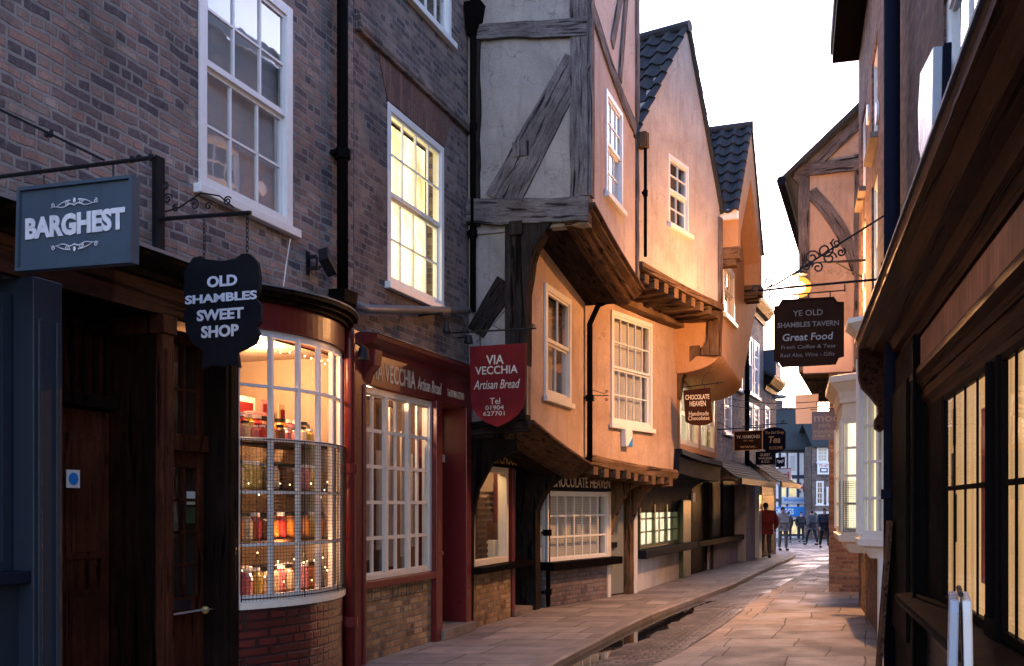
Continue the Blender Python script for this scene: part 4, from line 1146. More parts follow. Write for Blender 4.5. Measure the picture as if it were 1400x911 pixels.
# shop ground floor
sg = MB()
sg.box(uF0 - 2.2, uF1, .25, .4, 0, 2.6); sg.build('shop_front', M['wood_dk'], Fh)
for px0, px1, mt in ((945, 962, 'black'), (966, 984, 'wood_dk'), (988, 1003, 'black')):
    MB().box(fF.u(px0), fF.u(px1), -.02, .3, 0, 2.3).build('shop_pilaster', M[mt], Fh)
    MB().box(fF.u(px0), fF.u(px1) + .6, -.2, .1, .65, .78).build('shop_sill', M['black'], Fh)
MB().box(fF.u(966), fF.u(1006), -.05, .26, 0, .66).build('stall_riser', M['plaster_pink'], Fh)
MB().box(fF.u(1008), fF.u(1021), -.25, .2, .0, 2.25).build('shop_panel', M['plaster_pink'], Fh)
MB().box(fF.u(1022), fF.u(1026), -.35, .2, .0, 2.3).build('shop_pilaster', M['cream'], Fh)
MB().box(fF.u(1027), fF.u(1034), -.05, .2, .1, 2.1).build('shop_door', M['wood_br'], Fh)
MB().box(fF.u(1036), fF.u(1052), -.15, .2, .0, 2.1).build('shop_pilaster', M['black'], Fh)
MB().box(fF.u(1024), fF.u(1040), -.4, -.3, 1.95, 2.25).build('blank_fascia', M['creamlet'], Fh)
def canopy(px0, px1, zt, zb, out, mat='slate_gr'):
    u0, u1 = fF.u(px0), fF.u(px1)
    m = MB(); k = 7
    for i in range(k):
        t0, t1 = i / k, (i + 1.15) / k
        y0, y1 = -out * t0, -out * t1; a0, a1 = zt + (zb - zt) * t0, zt + (zb - zt) * t1
        m.loft([[(x, y0, a0), (x, y1, a1), (x, y1, a1 + .035), (x, y0, a0 + .012)] for x in (u0, u1)])
    c = m.build('slate_canopy', M[mat], Fh)
    MB().box(u0, u1, -out * 1.1 - .06, -out * 1.1, zb - .16, zb - .01).build('canopy_gutter', M['iron'], c)
    return c
canopy(966, 1019, fF.p(985, 632)[1] + .1, 2.32, .75)
canopy(1021, 1052, fF.p(1030, 636)[1] + .15, 2.35, .9)

fG = Frame(fF.w(uF1 + .05, 0, 0)[:2], (.44, 1.0))
def GW(px0, px1, zb, zt, back='blind'): return (fG.u(px0), zb, fG.u(px1), zt, 2, back)
zG = fG.p(1055, 520)[1]
Gh = simple_house(fG, .0, fG.u(1061), zG, zG + 1.6, 'brick_b', 'dark brick house with a projecting attic window above its gutter, behind the street lamp', [GW(1046, 1052, fG.p(1048, 588)[1], fG.p(1048, 556)[1])], z0=-1.0)
MB().box(.3, fG.u(1054), -.35, 1.5, zG, fG.p(1046, 478)[1]).build('attic_bay', M['slateblue'], Gh, bevel=.02)
MB().box(.6, fG.u(1053), -.38, -.3, zG + .4, fG.p(1046, 484)[1]).build('attic_pane', M['paleboard'], Gh)
if 0: fG2 = Frame(fG.w(fG.u(1061) + .05, 0, 0)[:2], (.45, 1.0))
if 0: zG2 = zG - .9
if 0: G2 = simple_house(fG2, 0, 9, zG2, zG2 + 2.0, 'brick_b', 'low brick house with small white windows beside the far street corner', [(1.2, zG2 - 2.0, 2.6, zG2 - .5, 2, 'blind'), (4, zG2 - 2, 5.4, zG2 - .5, 2, 'blind')], z0=-1.2)

# ================================================================== far corner of the street
YF = 74.0
gz = zg(YF)
P0 = at(1050, 690, YF)
fM = Frame((P0.x, P0.y), (1.0, .06))
def MP(px, py): return fM.p(px, py)
u_r = fM.u(1110); ez = MP(1085, 612)[1]; rz_ = MP(1085, 550)[1]
Mh = fempty('shop_building', fM, 'white shop building with navy timber framing and a bright blue fascia at the street end', 'building')
m = MB(); m.plate([(-3, gz - .1), (u_r, gz - .1), (u_r, ez), (-3, ez)], [], 0, .3); m.build('wall', M['white'], Mh)
m = MB(); m.loft([[(x, -.4, ez), (x, 4, rz_), (x, 8, ez), (x, 8, ez - .2), (x, 4, rz_ - .2), (x, -.4, ez - .2)] for x in (-3.2, u_r + .2)]); m.build('roof', M['slate_gr'], Mh)
m = MB(); m.face([(u_r, 0, gz), (u_r, 8, gz), (u_r, 8, ez), (u_r, 4, rz_), (u_r, 0, ez)]); m.build('gable_wall', M['brick_b'], Mh)
tm = MB()
for px, w in ((1066, .18), (1076, .12), (1091, .14), (1107, .3)): x = fM.u(px); tm.box(x - w / 2, x + w / 2, -.08, .05, gz, ez)
for py, h in ((616, .35), (652, .25), (684, .2), (712, .15)): z = MP(1085, py)[1]; tm.box(-3, u_r, -.07, .05, z - h / 2, z + h / 2)
tm.build('timber_framing', M['navytimber'], Mh)
for (a, b, mt) in (((1068, 645), (1075, 622), 'blind_grey'), ((1078, 645), (1088, 622), 'blind_grey'), ((1068, 680), (1075, 658), 'lit_far'), ((1078, 680), (1089, 656), 'lit_far')):
    r = fM.rect(a, b); w_ = MB().box(r[0], r[2], -.04, .03, r[1], r[3]).build('window', M['white'], Mh)
    MB().box(r[0] + .06, r[2] - .06, -.05, -.042, r[1] + .06, r[3] - .06).build('pane', M[mt], w_)
r = fM.rect((1068, 689), (1105, 680)); b = MB().box(r[0], r[2], -.16, -.02, r[1], r[3]).build('upper_fascia', M['paleboard'], Mh)
text('Manpower', (r[0] + .18, r[1] + .1, r[2] - .1, r[3] - .06), -.163, M['blue'], b, bold=.02, ext=.01)
r = fM.rect((1050, 706), (1104, 693)); b = MB().box(r[0], r[2], -.2, -.02, r[1], r[3]).build('blue_fascia', M['blue'], Mh)
text('GREGGS', (fM.u(1057), r[1] + .14, fM.u(1084), r[3] - .14), -.203, M['white'], b, bold=.02, ext=.01)
r = fM.rect((1066, 733), (1104, 712)); b = MB().box(r[0], r[2], -.02, .05, r[1], r[3]).build('shop_window', M['navytimber'], Mh)
MB().box(r[0] + .1, r[2] - .1, -.03, -.022, r[1] + .15, r[3] - .05).build('lit_pane', M['lit_far'], b)
r = fM.rect((1093, 678), (1104, 656)); cx, cz = (r[0] + r[2]) / 2, (r[1] + r[3]) / 2
em = MB(); em.box(cx - .06, cx + .06, -.05, -.02, cz - .32, cz + .32); em.box(cx - .28, cx + .28, -.05, -.02, cz - .06, cz + .06)
em.build('cross_emblem', M['red'], Mh)
em = MB()
for sx in (-1, 1):
    for sz in (-1, 1): em.prism(arc(cx + sx * .26, cz + sz * .3, .07, 0, 6.28, 8)[:-1], -.045, -.02)
em.build('emblem_ornament', M['navytimber'], Mh)
ck = MB()
for px in (1076, 1084, 1088): x = fM.u(px); ck.box(x - .25, x + .25, 3.7, 4.2, rz_ - .2, rz_ + .55)
ck.build('chimney_stack', M['brick_b'], Mh)
MB().tube([(fM.u(1079), 4, rz_), (fM.u(1079), 4, rz_ + 1.1)], .03, 5).tube([(fM.u(1079) - .1, 4, rz_ + 1.05), (fM.u(1079) + .5, 4, rz_ + 1.05)], .025, 5).build('aerial', M['iron'], Mh)
shell(Mh, -3, u_r - .02, 8, ez, 'white')

P1 = at(1110, 690, 72)
fT = Frame((P1.x, P1.y), (1.0, -.02))
r1 = fT.rect((1117, 632), (1132, 612)); r2 = fT.rect((1116, 690), (1126, 658))
Th = simple_house(fT, 0, fT.u(1200), fT.p(1120, 610)[1], fT.p(1120, 575)[1], 'brick_b', 'far brown brick house with a white to let board between its windows', [r1 + (3, 'blind'), r2 + (2, 'roomdark'), fT.rect((1130, 690), (1142, 666)) + (3, 'blind'), fT.rect((1148, 660), (1160, 630)) + (2, 'blind')], z0=-1.2, cornice=False)
r = fT.rect((1116, 649), (1133, 634))
P = Vector((fT.w(r[0], 0, 0)))
tl = empty('to_let_board', fT.w(r[0], -.3, r[1]), fT.rz, 'small white to let board on the far brick house', 'sign')
bd = MB().box(0, r[2] - r[0], 0, .06, 0, r[3] - r[1]).build('board', M['white'], tl)
W_, H_ = r[2] - r[0], r[3] - r[1]
text('TO LET', (.1, H_ * .68, W_ - .1, H_ * .92), -.004, M['red'], bd, bold=.02, ext=.01)
MB().box(W_ * .2, W_ * .82, -.012, 0, H_ * .18, H_ * .58).build('printed_panel', M['navytimber'], bd)
MB().box(W_ * .3, W_ * .72, -.016, -.011, H_ * .28, H_ * .5).build('printed_panel', M['white'], bd)
# lit shop awning at the far end
P = at(1132, 735, 70); aw = empty('market_stall', (P.x, P.y, zg(70)), 0, 'far market stall with a pale lit awning below the brick house', 'stall')
MB().loft([[(x, 0, 1.9), (x, -1.2, 1.55), (x, -1.2, 1.5), (x, 0, 1.85)] for x in (-.9, .9)]).build('awning', M['creamlet'], aw)
m = MB()
for x in (-.85, .85):
    m.box(x - .03, x + .03, -1.15, -1.09, 0, 1.5); m.box(x - .03, x + .03, -.03, .03, 0, 1.9)
m.build('posts', M['navytimber'], aw); MB().box(-.8, .8, -1.0, -.2, .55, .7).box(-.78, .78, -.95, -.3, 0, .55).build('counter', M['wood_br'], aw)
m = MB()
for i in range(9): m.sphere((-.8 + i * .2, -1.22, 1.45), .05, 6, 5)
m.build('bulbs', M['bulb'], aw)

# ================================================================== RIGHT SIDE
RD = (-.28, -1.0)
def RX(Y): return (.28 * Y + 1.05, Y)
fR = Frame(RX(11.0), RD)
def RU(Y): return (11.0 - Y) * 1.0385
Rn = fempty('brick_shop', fR, 'brick shop with black gloss timber shopfront and amber lit windows', 'shop building')
u0, u1 = RU(10.75), RU(1.2)
WRn = (fR.u(1290), 3.7, fR.u(1346), fR.p(1300, -30)[1])
MB().plate([(u0 - .3, 3.3), (u1, 3.3), (u1, 7.5), (u0 - .3, 7.5)], [R4(WRn)], 0, .22).build('wall', M['brick_r'], Rn)
window(Rn, WRn, 0, 2, [1, 1], fw=.09, recess=.02, back='blind_grey', backd=.2)
shell(Rn, u0, u1, 6, 7.5, 'brick_r'); roof(Rn, u0, u1, -.2, 6.2, 7.5, 9.2)
# cornice, fascia, console
cz = 3.32
MB().prism([(.0, cz - .30), (-.05, cz - .30), (-.06, cz - .22), (-.11, cz - .2), (-.14, cz - .12), (-.24, cz - .09), (-.30, cz - .01), (-.36, cz + .02), (-.37, cz + .10), (0, cz + .16)], u0 - .15, u1, 'x').build('cornice', M['wood_hz'], Rn)
MB().prism([(-.385, cz + .105), (-.385, cz + .125), (-.36, cz + .14), (0, cz + .19), (0, cz + .165)], u0 - .15, u1, 'x').build('lead_flashing', M['lead'], Rn)
us = fR.u(1266)
fa = MB().box(us, u1, -.03, .2, 2.66, 3.02).build('fascia', M['wood_or'], Rn)
MB().box(us + .08, u1, -.05, -.028, 2.74, 2.98).build('sign_panel', M['worn_red'], fa)
MB().prism([(.1, 2.58), (-.04, 2.58), (-.06, 2.62), (-.12, 2.64), (-.12, 2.69), (-.03, 2.71), (.1, 2.71)], us - .03, u1, 'x').build('fascia_moulding', M['wood_hz'], Rn)
MB().prism([(.1, 2.40), (.02, 2.40), (.0, 2.46), (-.03, 2.5), (-.03, 2.575), (.1, 2.575)], us, u1, 'x').build('transom_moulding', M['wood_hz'], Rn)
up0, up1 = u0 + .12, us
MB().box(up0, up1, -.10, .3, 0, 3.02).box(up0 + .1, up1 - .25, -.125, -.09, .5, 2.7).build('pilaster', M['black'], Rn, bevel=.012)
MB().box(up1 - .16, up1 + .02, -.03, .3, 0, 2.58).build('door_post', M['black'], Rn, bevel=.01)
cs = [(-.1, 2.45), (-.14, 2.42), (-.2, 2.46), (-.2, 2.55), (-.16, 2.62), (-.17, 2.7), (-.24, 2.8), (-.33, 2.9), (-.36, 3.0), (-.37, 3.3), (-.1, 3.3)]
MB().prism(cs, u0 - .1, u0 + .12, 'x').build('console_bracket', M['wood_hz'], Rn, bevel=.012)
pipe(Rn, [(fR.u(1250, .13), -.13, 0), (fR.u(1250, .13), -.13, 2.95)], .014, 'black', [], 'conduit')
# windows : groups of four and three lights between mullion posts
g0 = fR.u(1290); zsl, zh = .96, 2.42
post_px = [1360]
ua, ub = fR.u(1290), fR.u(1353); uc = fR.u(1369); ud = uc + 1.25; ue = ud + .2; uf = ue + 1.25
def shopwin(x0, x1, cols, midz=1.76):
    m = MB(); y = -.004
    m.box(x0 - .02, x0 + .03, y, y + .1, zsl, zh); m.box(x1 - .03, x1 + .02, y, y + .1, zsl, zh); m.box(x0 + .03, x1 - .03, y + .002, y + .1, zsl, zsl + .05); m.box(x0 + .03, x1 - .03, y + .002, y + .1, zh - .04, zh)
    for i in range(1, cols): xx = x0 + (x1 - x0) * i / cols; m.box(xx - .010, xx + .010, y + .008, y + .021, zsl + .05, zh - .04)
    m.box(x0 + .03, x1 - .03, y + .009, y + .020, midz - .016, midz + .016)
    o = m.build('shop_window', M['black'], Rn, bevel=.003)
    g = MB(); g.face([(x0, y + .014, zsl), (x1, y + .014, zsl), (x1, y + .014, zh), (x0, y + .014, zh)]); g.build('glass', M['glass_shop'], o)
    MB().box(x0 - .02, x1 + .02, .028, .04, zsl, zh).build('lit_curtain', M['lit_amber'], o)
    return o
shopwin(ua, ub, 4); shopwin(uc, ud, 4); shopwin(ue, uf, 4)
for a, b in ((ub, uc), (ud, ue)):
    m = MB(); m.box(a + .02, b - .02, -.018, .2, zsl - .02, 2.42); m.box(a - .0, b + .0, -.03, .2, zsl - .03, zsl + .1); m.tube([((a + b) / 2, -.02, zsl + .1), ((a + b) / 2, -.02, 2.4)], .03, 10)
    m.build('mullion_post', M['black'], Rn, bevel=.008)
MB().box(up1, ua - .02, -.008, .3, 0.9, 2.42).build('side_panel', M['black'], Rn, bevel=.006)
MB().prism([(.1, .80), (-.08, .80), (-.10, .83), (-.22, .86), (-.24, .90), (-.23, .925), (.1, .965)], up1 - .02, u1, 'x').build('shop_sill', M['black'], Rn)
MB().plate([(up1, 0), (u1, 0), (u1, .80), (up1, .80)], [], -.0, .2).build('stall_riser', M['brick_k'], Rn)
MB().prism([(.0, .70), (-.05, .70), (-.07, .74), (-.06, .80), (.0, .80)], up1, u1, 'x').build('sill_moulding', M['wood_dk'], Rn)
# posters between glass and curtain
for px, z0, z1, mt in ((1296, 1.75, 2.0, 'green'), (1299, 1.4, 1.72, 'roomdark'), (1336, 1.2, 2.2, 'red'), (1298, 2.05, 2.3, 'mauve')):
    x = fR.u(px); MB().box(x, x + .12, .021, .026, z0, z1).build('window_poster', M[mt], Rn)
# down pipe
pu = fR.u(1221, .1)
pipe(Rn, [(pu, -.11, .02), (pu, -.11, 7.45)], .075, 'navy', [(pu, -.11, z) for z in (1.75, 3.95, 7.0)], cr=1.35)
# pale board on the wall
bb = [fR.p(x, y, .12) for x, y in ((1276, 64), (1258, 100), (1255, 150), (1256, 205), (1263, 241), (1273, 238))]
cu = sum(b[0] for b in bb) / 6
o = empty('wall_board', fR.w(cu, -.06, bb[4][1]), fR.rz, 'pale blue-white shaped board fixed on the brick above the black shopfront', 'sign')
MB().prism([(b[0] - cu, b[1] - bb[4][1]) for b in bb], -.06, -.0).build('board', M['paleboard'], o, bevel=.006)
MB().prism([((b[0] - cu) * 1.02 + .03, (b[1] - bb[4][1])) for b in bb], .0, .05).build('back_frame', M['navy'], o)

# ---- R2: brick house with two white bay windows
fR2 = fR
R2 = empty('brick_house', fR.w(RU(12), 0, 0), fR.rz, 'brick house lit orange by the lamp with two white bay shop windows below', 'house')
def loc2(u): return u - RU(12)
U0, U1 = loc2(RU(16.75)), loc2(u0 - .3)
f2 = Frame((fR.w(RU(12), 0, 0).x, fR.w(RU(12), 0, 0).y), RD)
wz = [(4.3, 6.0), (6.4, 7.7)]
wins = []
for (za, zb) in wz:
    for Y in (15.6, 13.4): wins.append((f2.u(0) * 0 + loc2(RU(Y + .5)), za, loc2(RU(Y - .5)), zb))
UM = loc2(RU(13.1))
m = MB(); m.plate([(U0, 0), (U1, 0), (U1, 8.3), (UM, 8.3), (UM, 9.4), (U0, 9.4)], [R4(w) for w in wins], 0, .22); m.build('wall', M['brick_r'], R2)
for w in wins: window(R2, w, 0, 3, [2, 2], recess=.03, fw=.07, back='lit_yellow' if w[1] < 5 and w[0] > -3 else 'roomdark', backd=.2, sill='stone', sillout=.1)
shell(R2, U0, UM, 6, 9.4, 'brick_r', y0=.02); shell(R2, UM, U1, 6, 8.3, 'brick_r', y0=.02)
m = MB(); m.loft([[(x, -.45, 9.4), (x, 2.8, 11.6), (x, 6, 9.4), (x, 6, 9.2), (x, 2.8, 11.4), (x, -.45, 9.15)] for x in (U0 - .05, UM)]); m.build('roof', M['slate'], R2)
m = MB(); m.loft([[(x, -.1, 8.3), (x, 2.8, 9.5), (x, 6, 8.3), (x, 6, 8.1), (x, 2.8, 9.3), (x, -.1, 8.2)] for x in (UM + .05, U1)]); m.build('roof', M['slate'], R2)
MB().box(U0, UM, -.42, 0.0, 9.0, 9.14).build('eaves_board', M['black'], R2)
for Y, z in ((15.2, 5.0), (14.4, 7.2), (12.8, 6.6)):
    m = MB(); x = loc2(RU(Y)); m.prism(arc(0, 0, .14, 0, 6.28, 14)[:-1], -.03, 0.0); 
    for v in m.bm.verts: v.co.x += x; v.co.z += z
    m.build('tie_plate', M['white'], R2)

def bay(name, Ya, Yb, pr, zb, zt, zh, cols_side, cols_front, rows, splay, mat, back, guard=False):
    ua_, ub_ = loc2(RU(Yb)), loc2(RU(Ya))      # ua_ far, ub_ near the camera
    B = MB().box(ua_ + .1, ub_ - .1, -.03, .02, zb, zt).build(name, M['roompale'], R2)
    pl = [(ua_, 0), (ua_ + splay, -pr), (ub_ - splay, -pr), (ub_, 0)]
    m = MB(); gl = MB(); bl = MB()
    for k, (a, b) in enumerate(zip(pl, pl[1:])):
        a = Vector(a); b = Vector(b); n = cols_front if k == 1 else cols_side
        d = (b - a).normalized(); q = Vector((-d.y, d.x))
        def bar(p, w, z0, z1, t=.03):
            c = [p - d * w - q * t, p + d * w - q * t, p + d * w + q * t, p - d * w + q * t]
            m.prism([(v.x, v.y) for v in c], z0, z1, 'z')
        for i in range(n + 1):
            p = a + (b - a) * i / n; bar(p, .045 if i in (0, n) else .02, zb, zt, .04 if i in (0, n) else .025)
        for j in range(rows + 1):
            z = zb + (zt - zb) * j / rows; h = .045 if j in (0, rows) else .016
            mid = (a + b) / 2; L = (b - a).length / 2; bar(mid, L, z - h, z + h, .03)
        gl.face([(a.x, a.y, zb), (b.x, b.y, zb), (b.x, b.y, zt), (a.x, a.y, zt)])
        i_ = q * .06 if q.y > 0 else -q * .06
        a2, b2 = a + i_, b + i_; bl.face([(a2.x, a2.y, zb), (b2.x, b2.y, zb), (b2.x, b2.y, zt), (a2.x, a2.y, zt)])
    bl.build('lit_blind', M[back], B); m.build('bay_frame', M[mat], B); gl.build('glass', M['glass'], B)
    def ring(o, z): return [(pl[0][0] - o, .02, z), (pl[0][0] - o, -.0, z), (pl[1][0] - o * .6, -pr - o, z), (pl[2][0] + o * .6, -pr - o, z), (pl[3][0] + o, -.0, z), (pl[3][0] + o, .02, z)]
    h = zh - zt
    MB().loft([ring(.02, zt + .03), ring(.02, zt + h * .35), ring(.05, zt + h * .38), ring(.05, zt + h * .45), ring(.07, zt + h * .6), ring(.16, zt + h * .8), ring(.18, zt + h * .82), ring(.18, zt + h * .95), ring(.05, zt + h)]).build('bay_cornice', M[mat], B)
    MB().loft([ring(-.08, zb - .28), ring(-.02, zb - .16), ring(.06, zb - .13), ring(.07, zb - .05), ring(.03, zb - .045)]).build('bay_sill', M[mat], B)
    if guard:
        g = MB()
        a, b = Vector(pl[2]), Vector(pl[3])
        for i in range(22):
            p = a + (b - a) * i / 21; g.tube([(p.x, p.y - .06, zb), (p.x, p.y - .06, zb + (zt - zb) * .45)], .003, 3)
        for j in range(24):
            z = zb + (zt - zb) * .45 * j / 23; g.tube([(a.x, a.y - .06, z), (b.x, b.y - .06, z)], .003, 3)
        g.build('wire_guard', M['iron'], B)
    return B
bay('bay_window', 11.55, 12.55, .24, 1.30, 3.42, 3.85, 3, 3, 5, .3, 'white', 'lit_cream')
bay('bay_window', 12.75, 15.2, .40, 1.30, 2.75, 3.35, 2, 5, 4, .42, 'cream', 'lit_white', True)
MB().box(loc2(RU(11.9)), loc2(RU(11.7)), -.08, .05, 0, 1.05).build('white_post', M['white'], R2)
MB().prism([(0, 1.9), (-.1, 1.95), (-.3, 2.1), (-.34, 2.3), (0, 2.35)], loc2(RU(16.2)), loc2(RU(15.6)), 'x').build('corbel', M['timber_br'], R2)

# ---- R3: timber framed gable end beyond
A3 = RX(19.0)
f3 = Frame((A3[0], A3[1]), (-.36, -1.0))     # local x runs back towards the camera; side wall stands at x = 0
R3 = fempty('timber_house', f3, 'timber framed gable end with a curved brace, lit orange behind the tavern sign', 'house')
def S3(px, py): return f3.side(px, py, 0)
tip = S3(1092, 300)[0]; E_ = S3(1077, 243); T_ = S3(1176, 148); zbt = S3(1120, 505)[1]
sl = (T_[1] - E_[1]) / (T_[0] - E_[0])
m = MB(); m.plate([(tip, zbt), (3, zbt), (3, E_[1] + sl * (3 - E_[0]) - .1), (tip, E_[1] + sl * (tip - E_[0]) - .1)], [], 0, -.2, 'x'); m.build('side_wall', M['plaster_buff'], R3)
def b3(name, p, q, w0, w1, yy=.05, mat='timber', **k):
    m = MB(); m.beam(p, q, w0, w1, yy, -.1, side=True, **k); return m.build(name, M[mat], R3)
b3('corner_post', (tip + .1, zbt), (tip + .1, E_[1] - .05), .2, .2, mat='timber'); b3('wall_post', (S3(1172, 300)[0], zbt), (S3(1172, 300)[0], 8.2), .12, .12)
b3('tie_beam', S3(1086, 236), S3(1176, 224), .22, .24, .07); b3('curved_brace', S3(1108, 262), S3(1174, 372), .24, .24, .035, bow=.10, mat='timber')
b3('principal_rafter', (E_[0] + .15, E_[1] - .1), (3, E_[1] + sl * (3 - E_[0]) - .28), .22, .22, .06)
m = MB(); m.loft([[(x, E_[0] - .08, E_[1] - .02), (x, 3.0, E_[1] + sl * (3 - E_[0]) + .06), (x, 3.0, E_[1] + sl * (3 - E_[0]) - .1), (x, E_[0] - .08, E_[1] - .12)] for x in (.22, -6)]); m.build('roof', M['slate_gr'], R3)
m = MB(); m.tube([(.25, E_[0] - .1, E_[1] - .12), (-6, E_[0] - .1, E_[1] - .12)], .09, 8); m.build('gutter', M['navy'], R3)
MB().box(-6, .05, tip + .0, 3, zbt - .05, zbt + .0).build('jetty_soffit', M['timber_br'], R3)
m = MB(); m.face([(-6, tip, zbt), (.0, tip, zbt), (.0, tip, E_[1]), (-6, tip, E_[1])]); m.build('front_wall', M['plaster_buff'], R3)
lo = S3(1133, 500)[0]
MB().box(-5, -.05, lo, 3, 0, zbt - .05).build('lower_wall', M['brick_r'], R3)
MB().box(-5.5, -5, .4, 3, 0, 7).build('rear_wall', M['brick_r'], R3)
# ---- R4: pale building further on
A4 = (5.81 + .36 * 6, 16.8 + 6.0)
f4 = Frame((A4[0] + .36 * 26 + .3, A4[1] + 26), (-.36, -1.0))
simple_house(f4, 0, 27, 6.0, 8.0, 'brick_r', 'long brick house beyond the timber gable on the bay window side', [(2, 3.2, 3.2, 5, 2, 'blind'), (6, 3.2, 7.2, 5, 2, 'blind'), (12, 3.2, 13.2, 5, 2, 'blind'), (20, 3.2, 21.2, 5, 2, 'blind')], z0=-1.2, cornice=False)
# ================================================================== SIGNS AND BRACKETS
NL = (.9427, -.3337)          # straight out from the left hand shops
NR = (.963, -.27)             # left to right, square to the right hand shops


def sframe(px, Y, d): P = at(px, PHY, Y); return Frame((P.x, P.y), d)


def sign(f, poly, mat, label, texts=(), th=.03, group=None, name='hanging_sign', edge=None, lugs=(), lugz=None, boardname='board'):
    pts = [f.p(*q) for q in poly]
    uc = sum(p[0] for p in pts) / len(pts); zb = min(p[1] for p in pts)
    root = empty(name, f.w(uc, 0, zb), f.rz, label, 'sign', group)
    L = [(u - uc, z - zb) for u, z in pts]
    b = MB().prism(L, 0, th).build(boardname, M[mat], root, bevel=.004)
    for t in texts:
        body, a, c, m = t[:4]; k = t[4] if len(t) > 4 else {}
        r = f.rect(a, c)
        text(body, (r[0] - uc, r[1] - zb, r[2] - uc, r[3] - zb), -.006, M[m], b, **k)
    if edge:
        cx = sum(p[0] for p in L) / len(L); cz = sum(p[1] for p in L) / len(L)
        I = [(cx + (x - cx) * .94, cz + (z - cz) * .95) for x, z in L]
        m = MB(); m.plate(L, [I], -.012, .01); m.build('border', M[edge], b)
    for px, py, pz in lugs:
        q = f.p(px, py); q2 = f.p(px, pz); m = MB()
        n = max(3, int(abs(q2[1] - q[1]) / .03))
        for i in range(n):
            z = q[1] + (q2[1] - q[1]) * (i + .5) / n; h = abs(q2[1] - q[1]) / n * .62
            pts2 = [(q[0] - uc + (h * .5 * math.sin(a) if i % 2 else 0), th / 2 + (0 if i % 2 else h * .5 * math.sin(a)), z - zb + h * math.cos(a)) for a in [k * math.pi / 4 for k in range(9)]]
            m.tube(pts2, .004, 4)
        m.build('chain', M['iron'], root)
    root['_uc'] = uc; root['_zb'] = zb
    return root, b, uc, zb


def bracket(f, lines, label, extra=None, name='sign_bracket', mat='iron'):
    """lines: (pixel polyline, radius) on the plane f"""
    pts = [[f.p(*q) for q in ln[0]] for ln in lines]
    uc = pts[0][0][0]; zb = min(p[1] for l in pts for p in l)
    root = empty(name, f.w(uc, 0, zb), f.rz, label, 'sign bracket')
    m = MB()
    for l, ln in zip(pts, lines): m.tube([(p[0] - uc, .0, p[1] - zb) for p in l], ln[1], 6)
    m.build('arm', M[mat], root)
    if extra:
        for e in extra:
            m = MB()
            cx, cz = f.p(e[0], e[1]); r = e[2]
            s0, turns = e[3], e[4]
            m.tube(spiral(cx - uc, cz - zb, r, r * .22, s0, turns), e[5] if len(e) > 5 else .008, 5)
            m.build('scroll', M[mat], root)
    return root


# --- blue-grey board sign, far left
f = sframe(-32, 6.0, NL)
r, b, uc, zb = sign(f, [(24, 372), (27, 258), (184, 240), (182, 360)], 'slateblue', 'blue-grey rectangular shop sign with silver Victorian lettering, hanging far left',
                    [('BARGHEST', (36, 329), (172, 283), 'silver', dict(bold=.05))], th=.05)
L = [f.p(*q) for q in [(24, 372), (27, 258), (184, 240), (182, 360)]]; L = [(u - uc, z - zb) for u, z in L]
m = MB(); cx = sum(p[0] for p in L) / 4; cz = sum(p[1] for p in L) / 4
m.plate(L, [[(cx + (x - cx) * .95, cz + (z - cz) * .92) for x, z in L]], -.022, .03); m.build('border', M['slateblue'], b)
orn = MB()
for (py, sgn) in ((281, 1), (334, -1)):
    c = f.p(103, py); x0, z0 = c[0] - uc, c[1] - zb
    for s in (-1, 1):
        orn.tube([(x0 + s * t * .17, -.008, z0 + sgn * (.012 * math.sin(t * 9) * (1 - t))) for t in [i / 10 for i in range(11)]], [.0045 - .003 * i / 10 for i in range(11)], 5)
        orn.tube([(px_, -.008, pz_) for px_, _, pz_ in spiral(x0 + s * .15, z0 + sgn * .012, .014, .003, math.pi * (.5 if s > 0 else .5), -s * 1.2, 14)], .0028, 4)
        orn.tube([(px_, -.008, pz_) for px_, _, pz_ in spiral(x0 + s * .05, z0 + sgn * .016, .016, .004, 0, s * 1.3, 14)], .003, 4)
        orn.tube([(x0 + s * (.03 + .10 * t), -.008, z0 + sgn * (.030 - .03 * t * t)) for t in [i / 6 for i in range(7)]], [.005 - .0035 * i / 6 for i in range(7)], 5)
    orn.sphere((x0, -.008, z0 + sgn * .028), .010, 8, 6, (1, .3, 1.5))
orn.build('ornament', M['silver'], b)
# serifs across the lettering
q = f.rect((36, 326), (172, 289))
sr = MB()
for i in range(8):
    x = q[0] - uc + (q[2] - q[0]) * (i + .5) / 8
    for z in (q[1] - zb, q[3] - zb):
        if i not in (3,): sr.box(x - .030, x + .026, -.0085, -.004, z - .004, z + .006)
sr.bm.free()
br = bracket(f, [([(-60, 249), (0, 242), (206, 216)], .012), ([(-30, 130), (0, 150), (68, 183), (142, 219)], .008), ([(60, 240), (60, 255)], .006), ([(155, 226), (155, 243)], .006)],
        'black iron arm with a twisted stay holding the blue-grey shop sign', [(190, 217, .018, 0, 1.6, .007), (180, 219, .018, 2, -1.6, .007), (70, 184, .02, 1, 1.5, .006), (64, 183, .02, 0, -1.5, .006), (207, 216, .016, 0, 1, .012)])

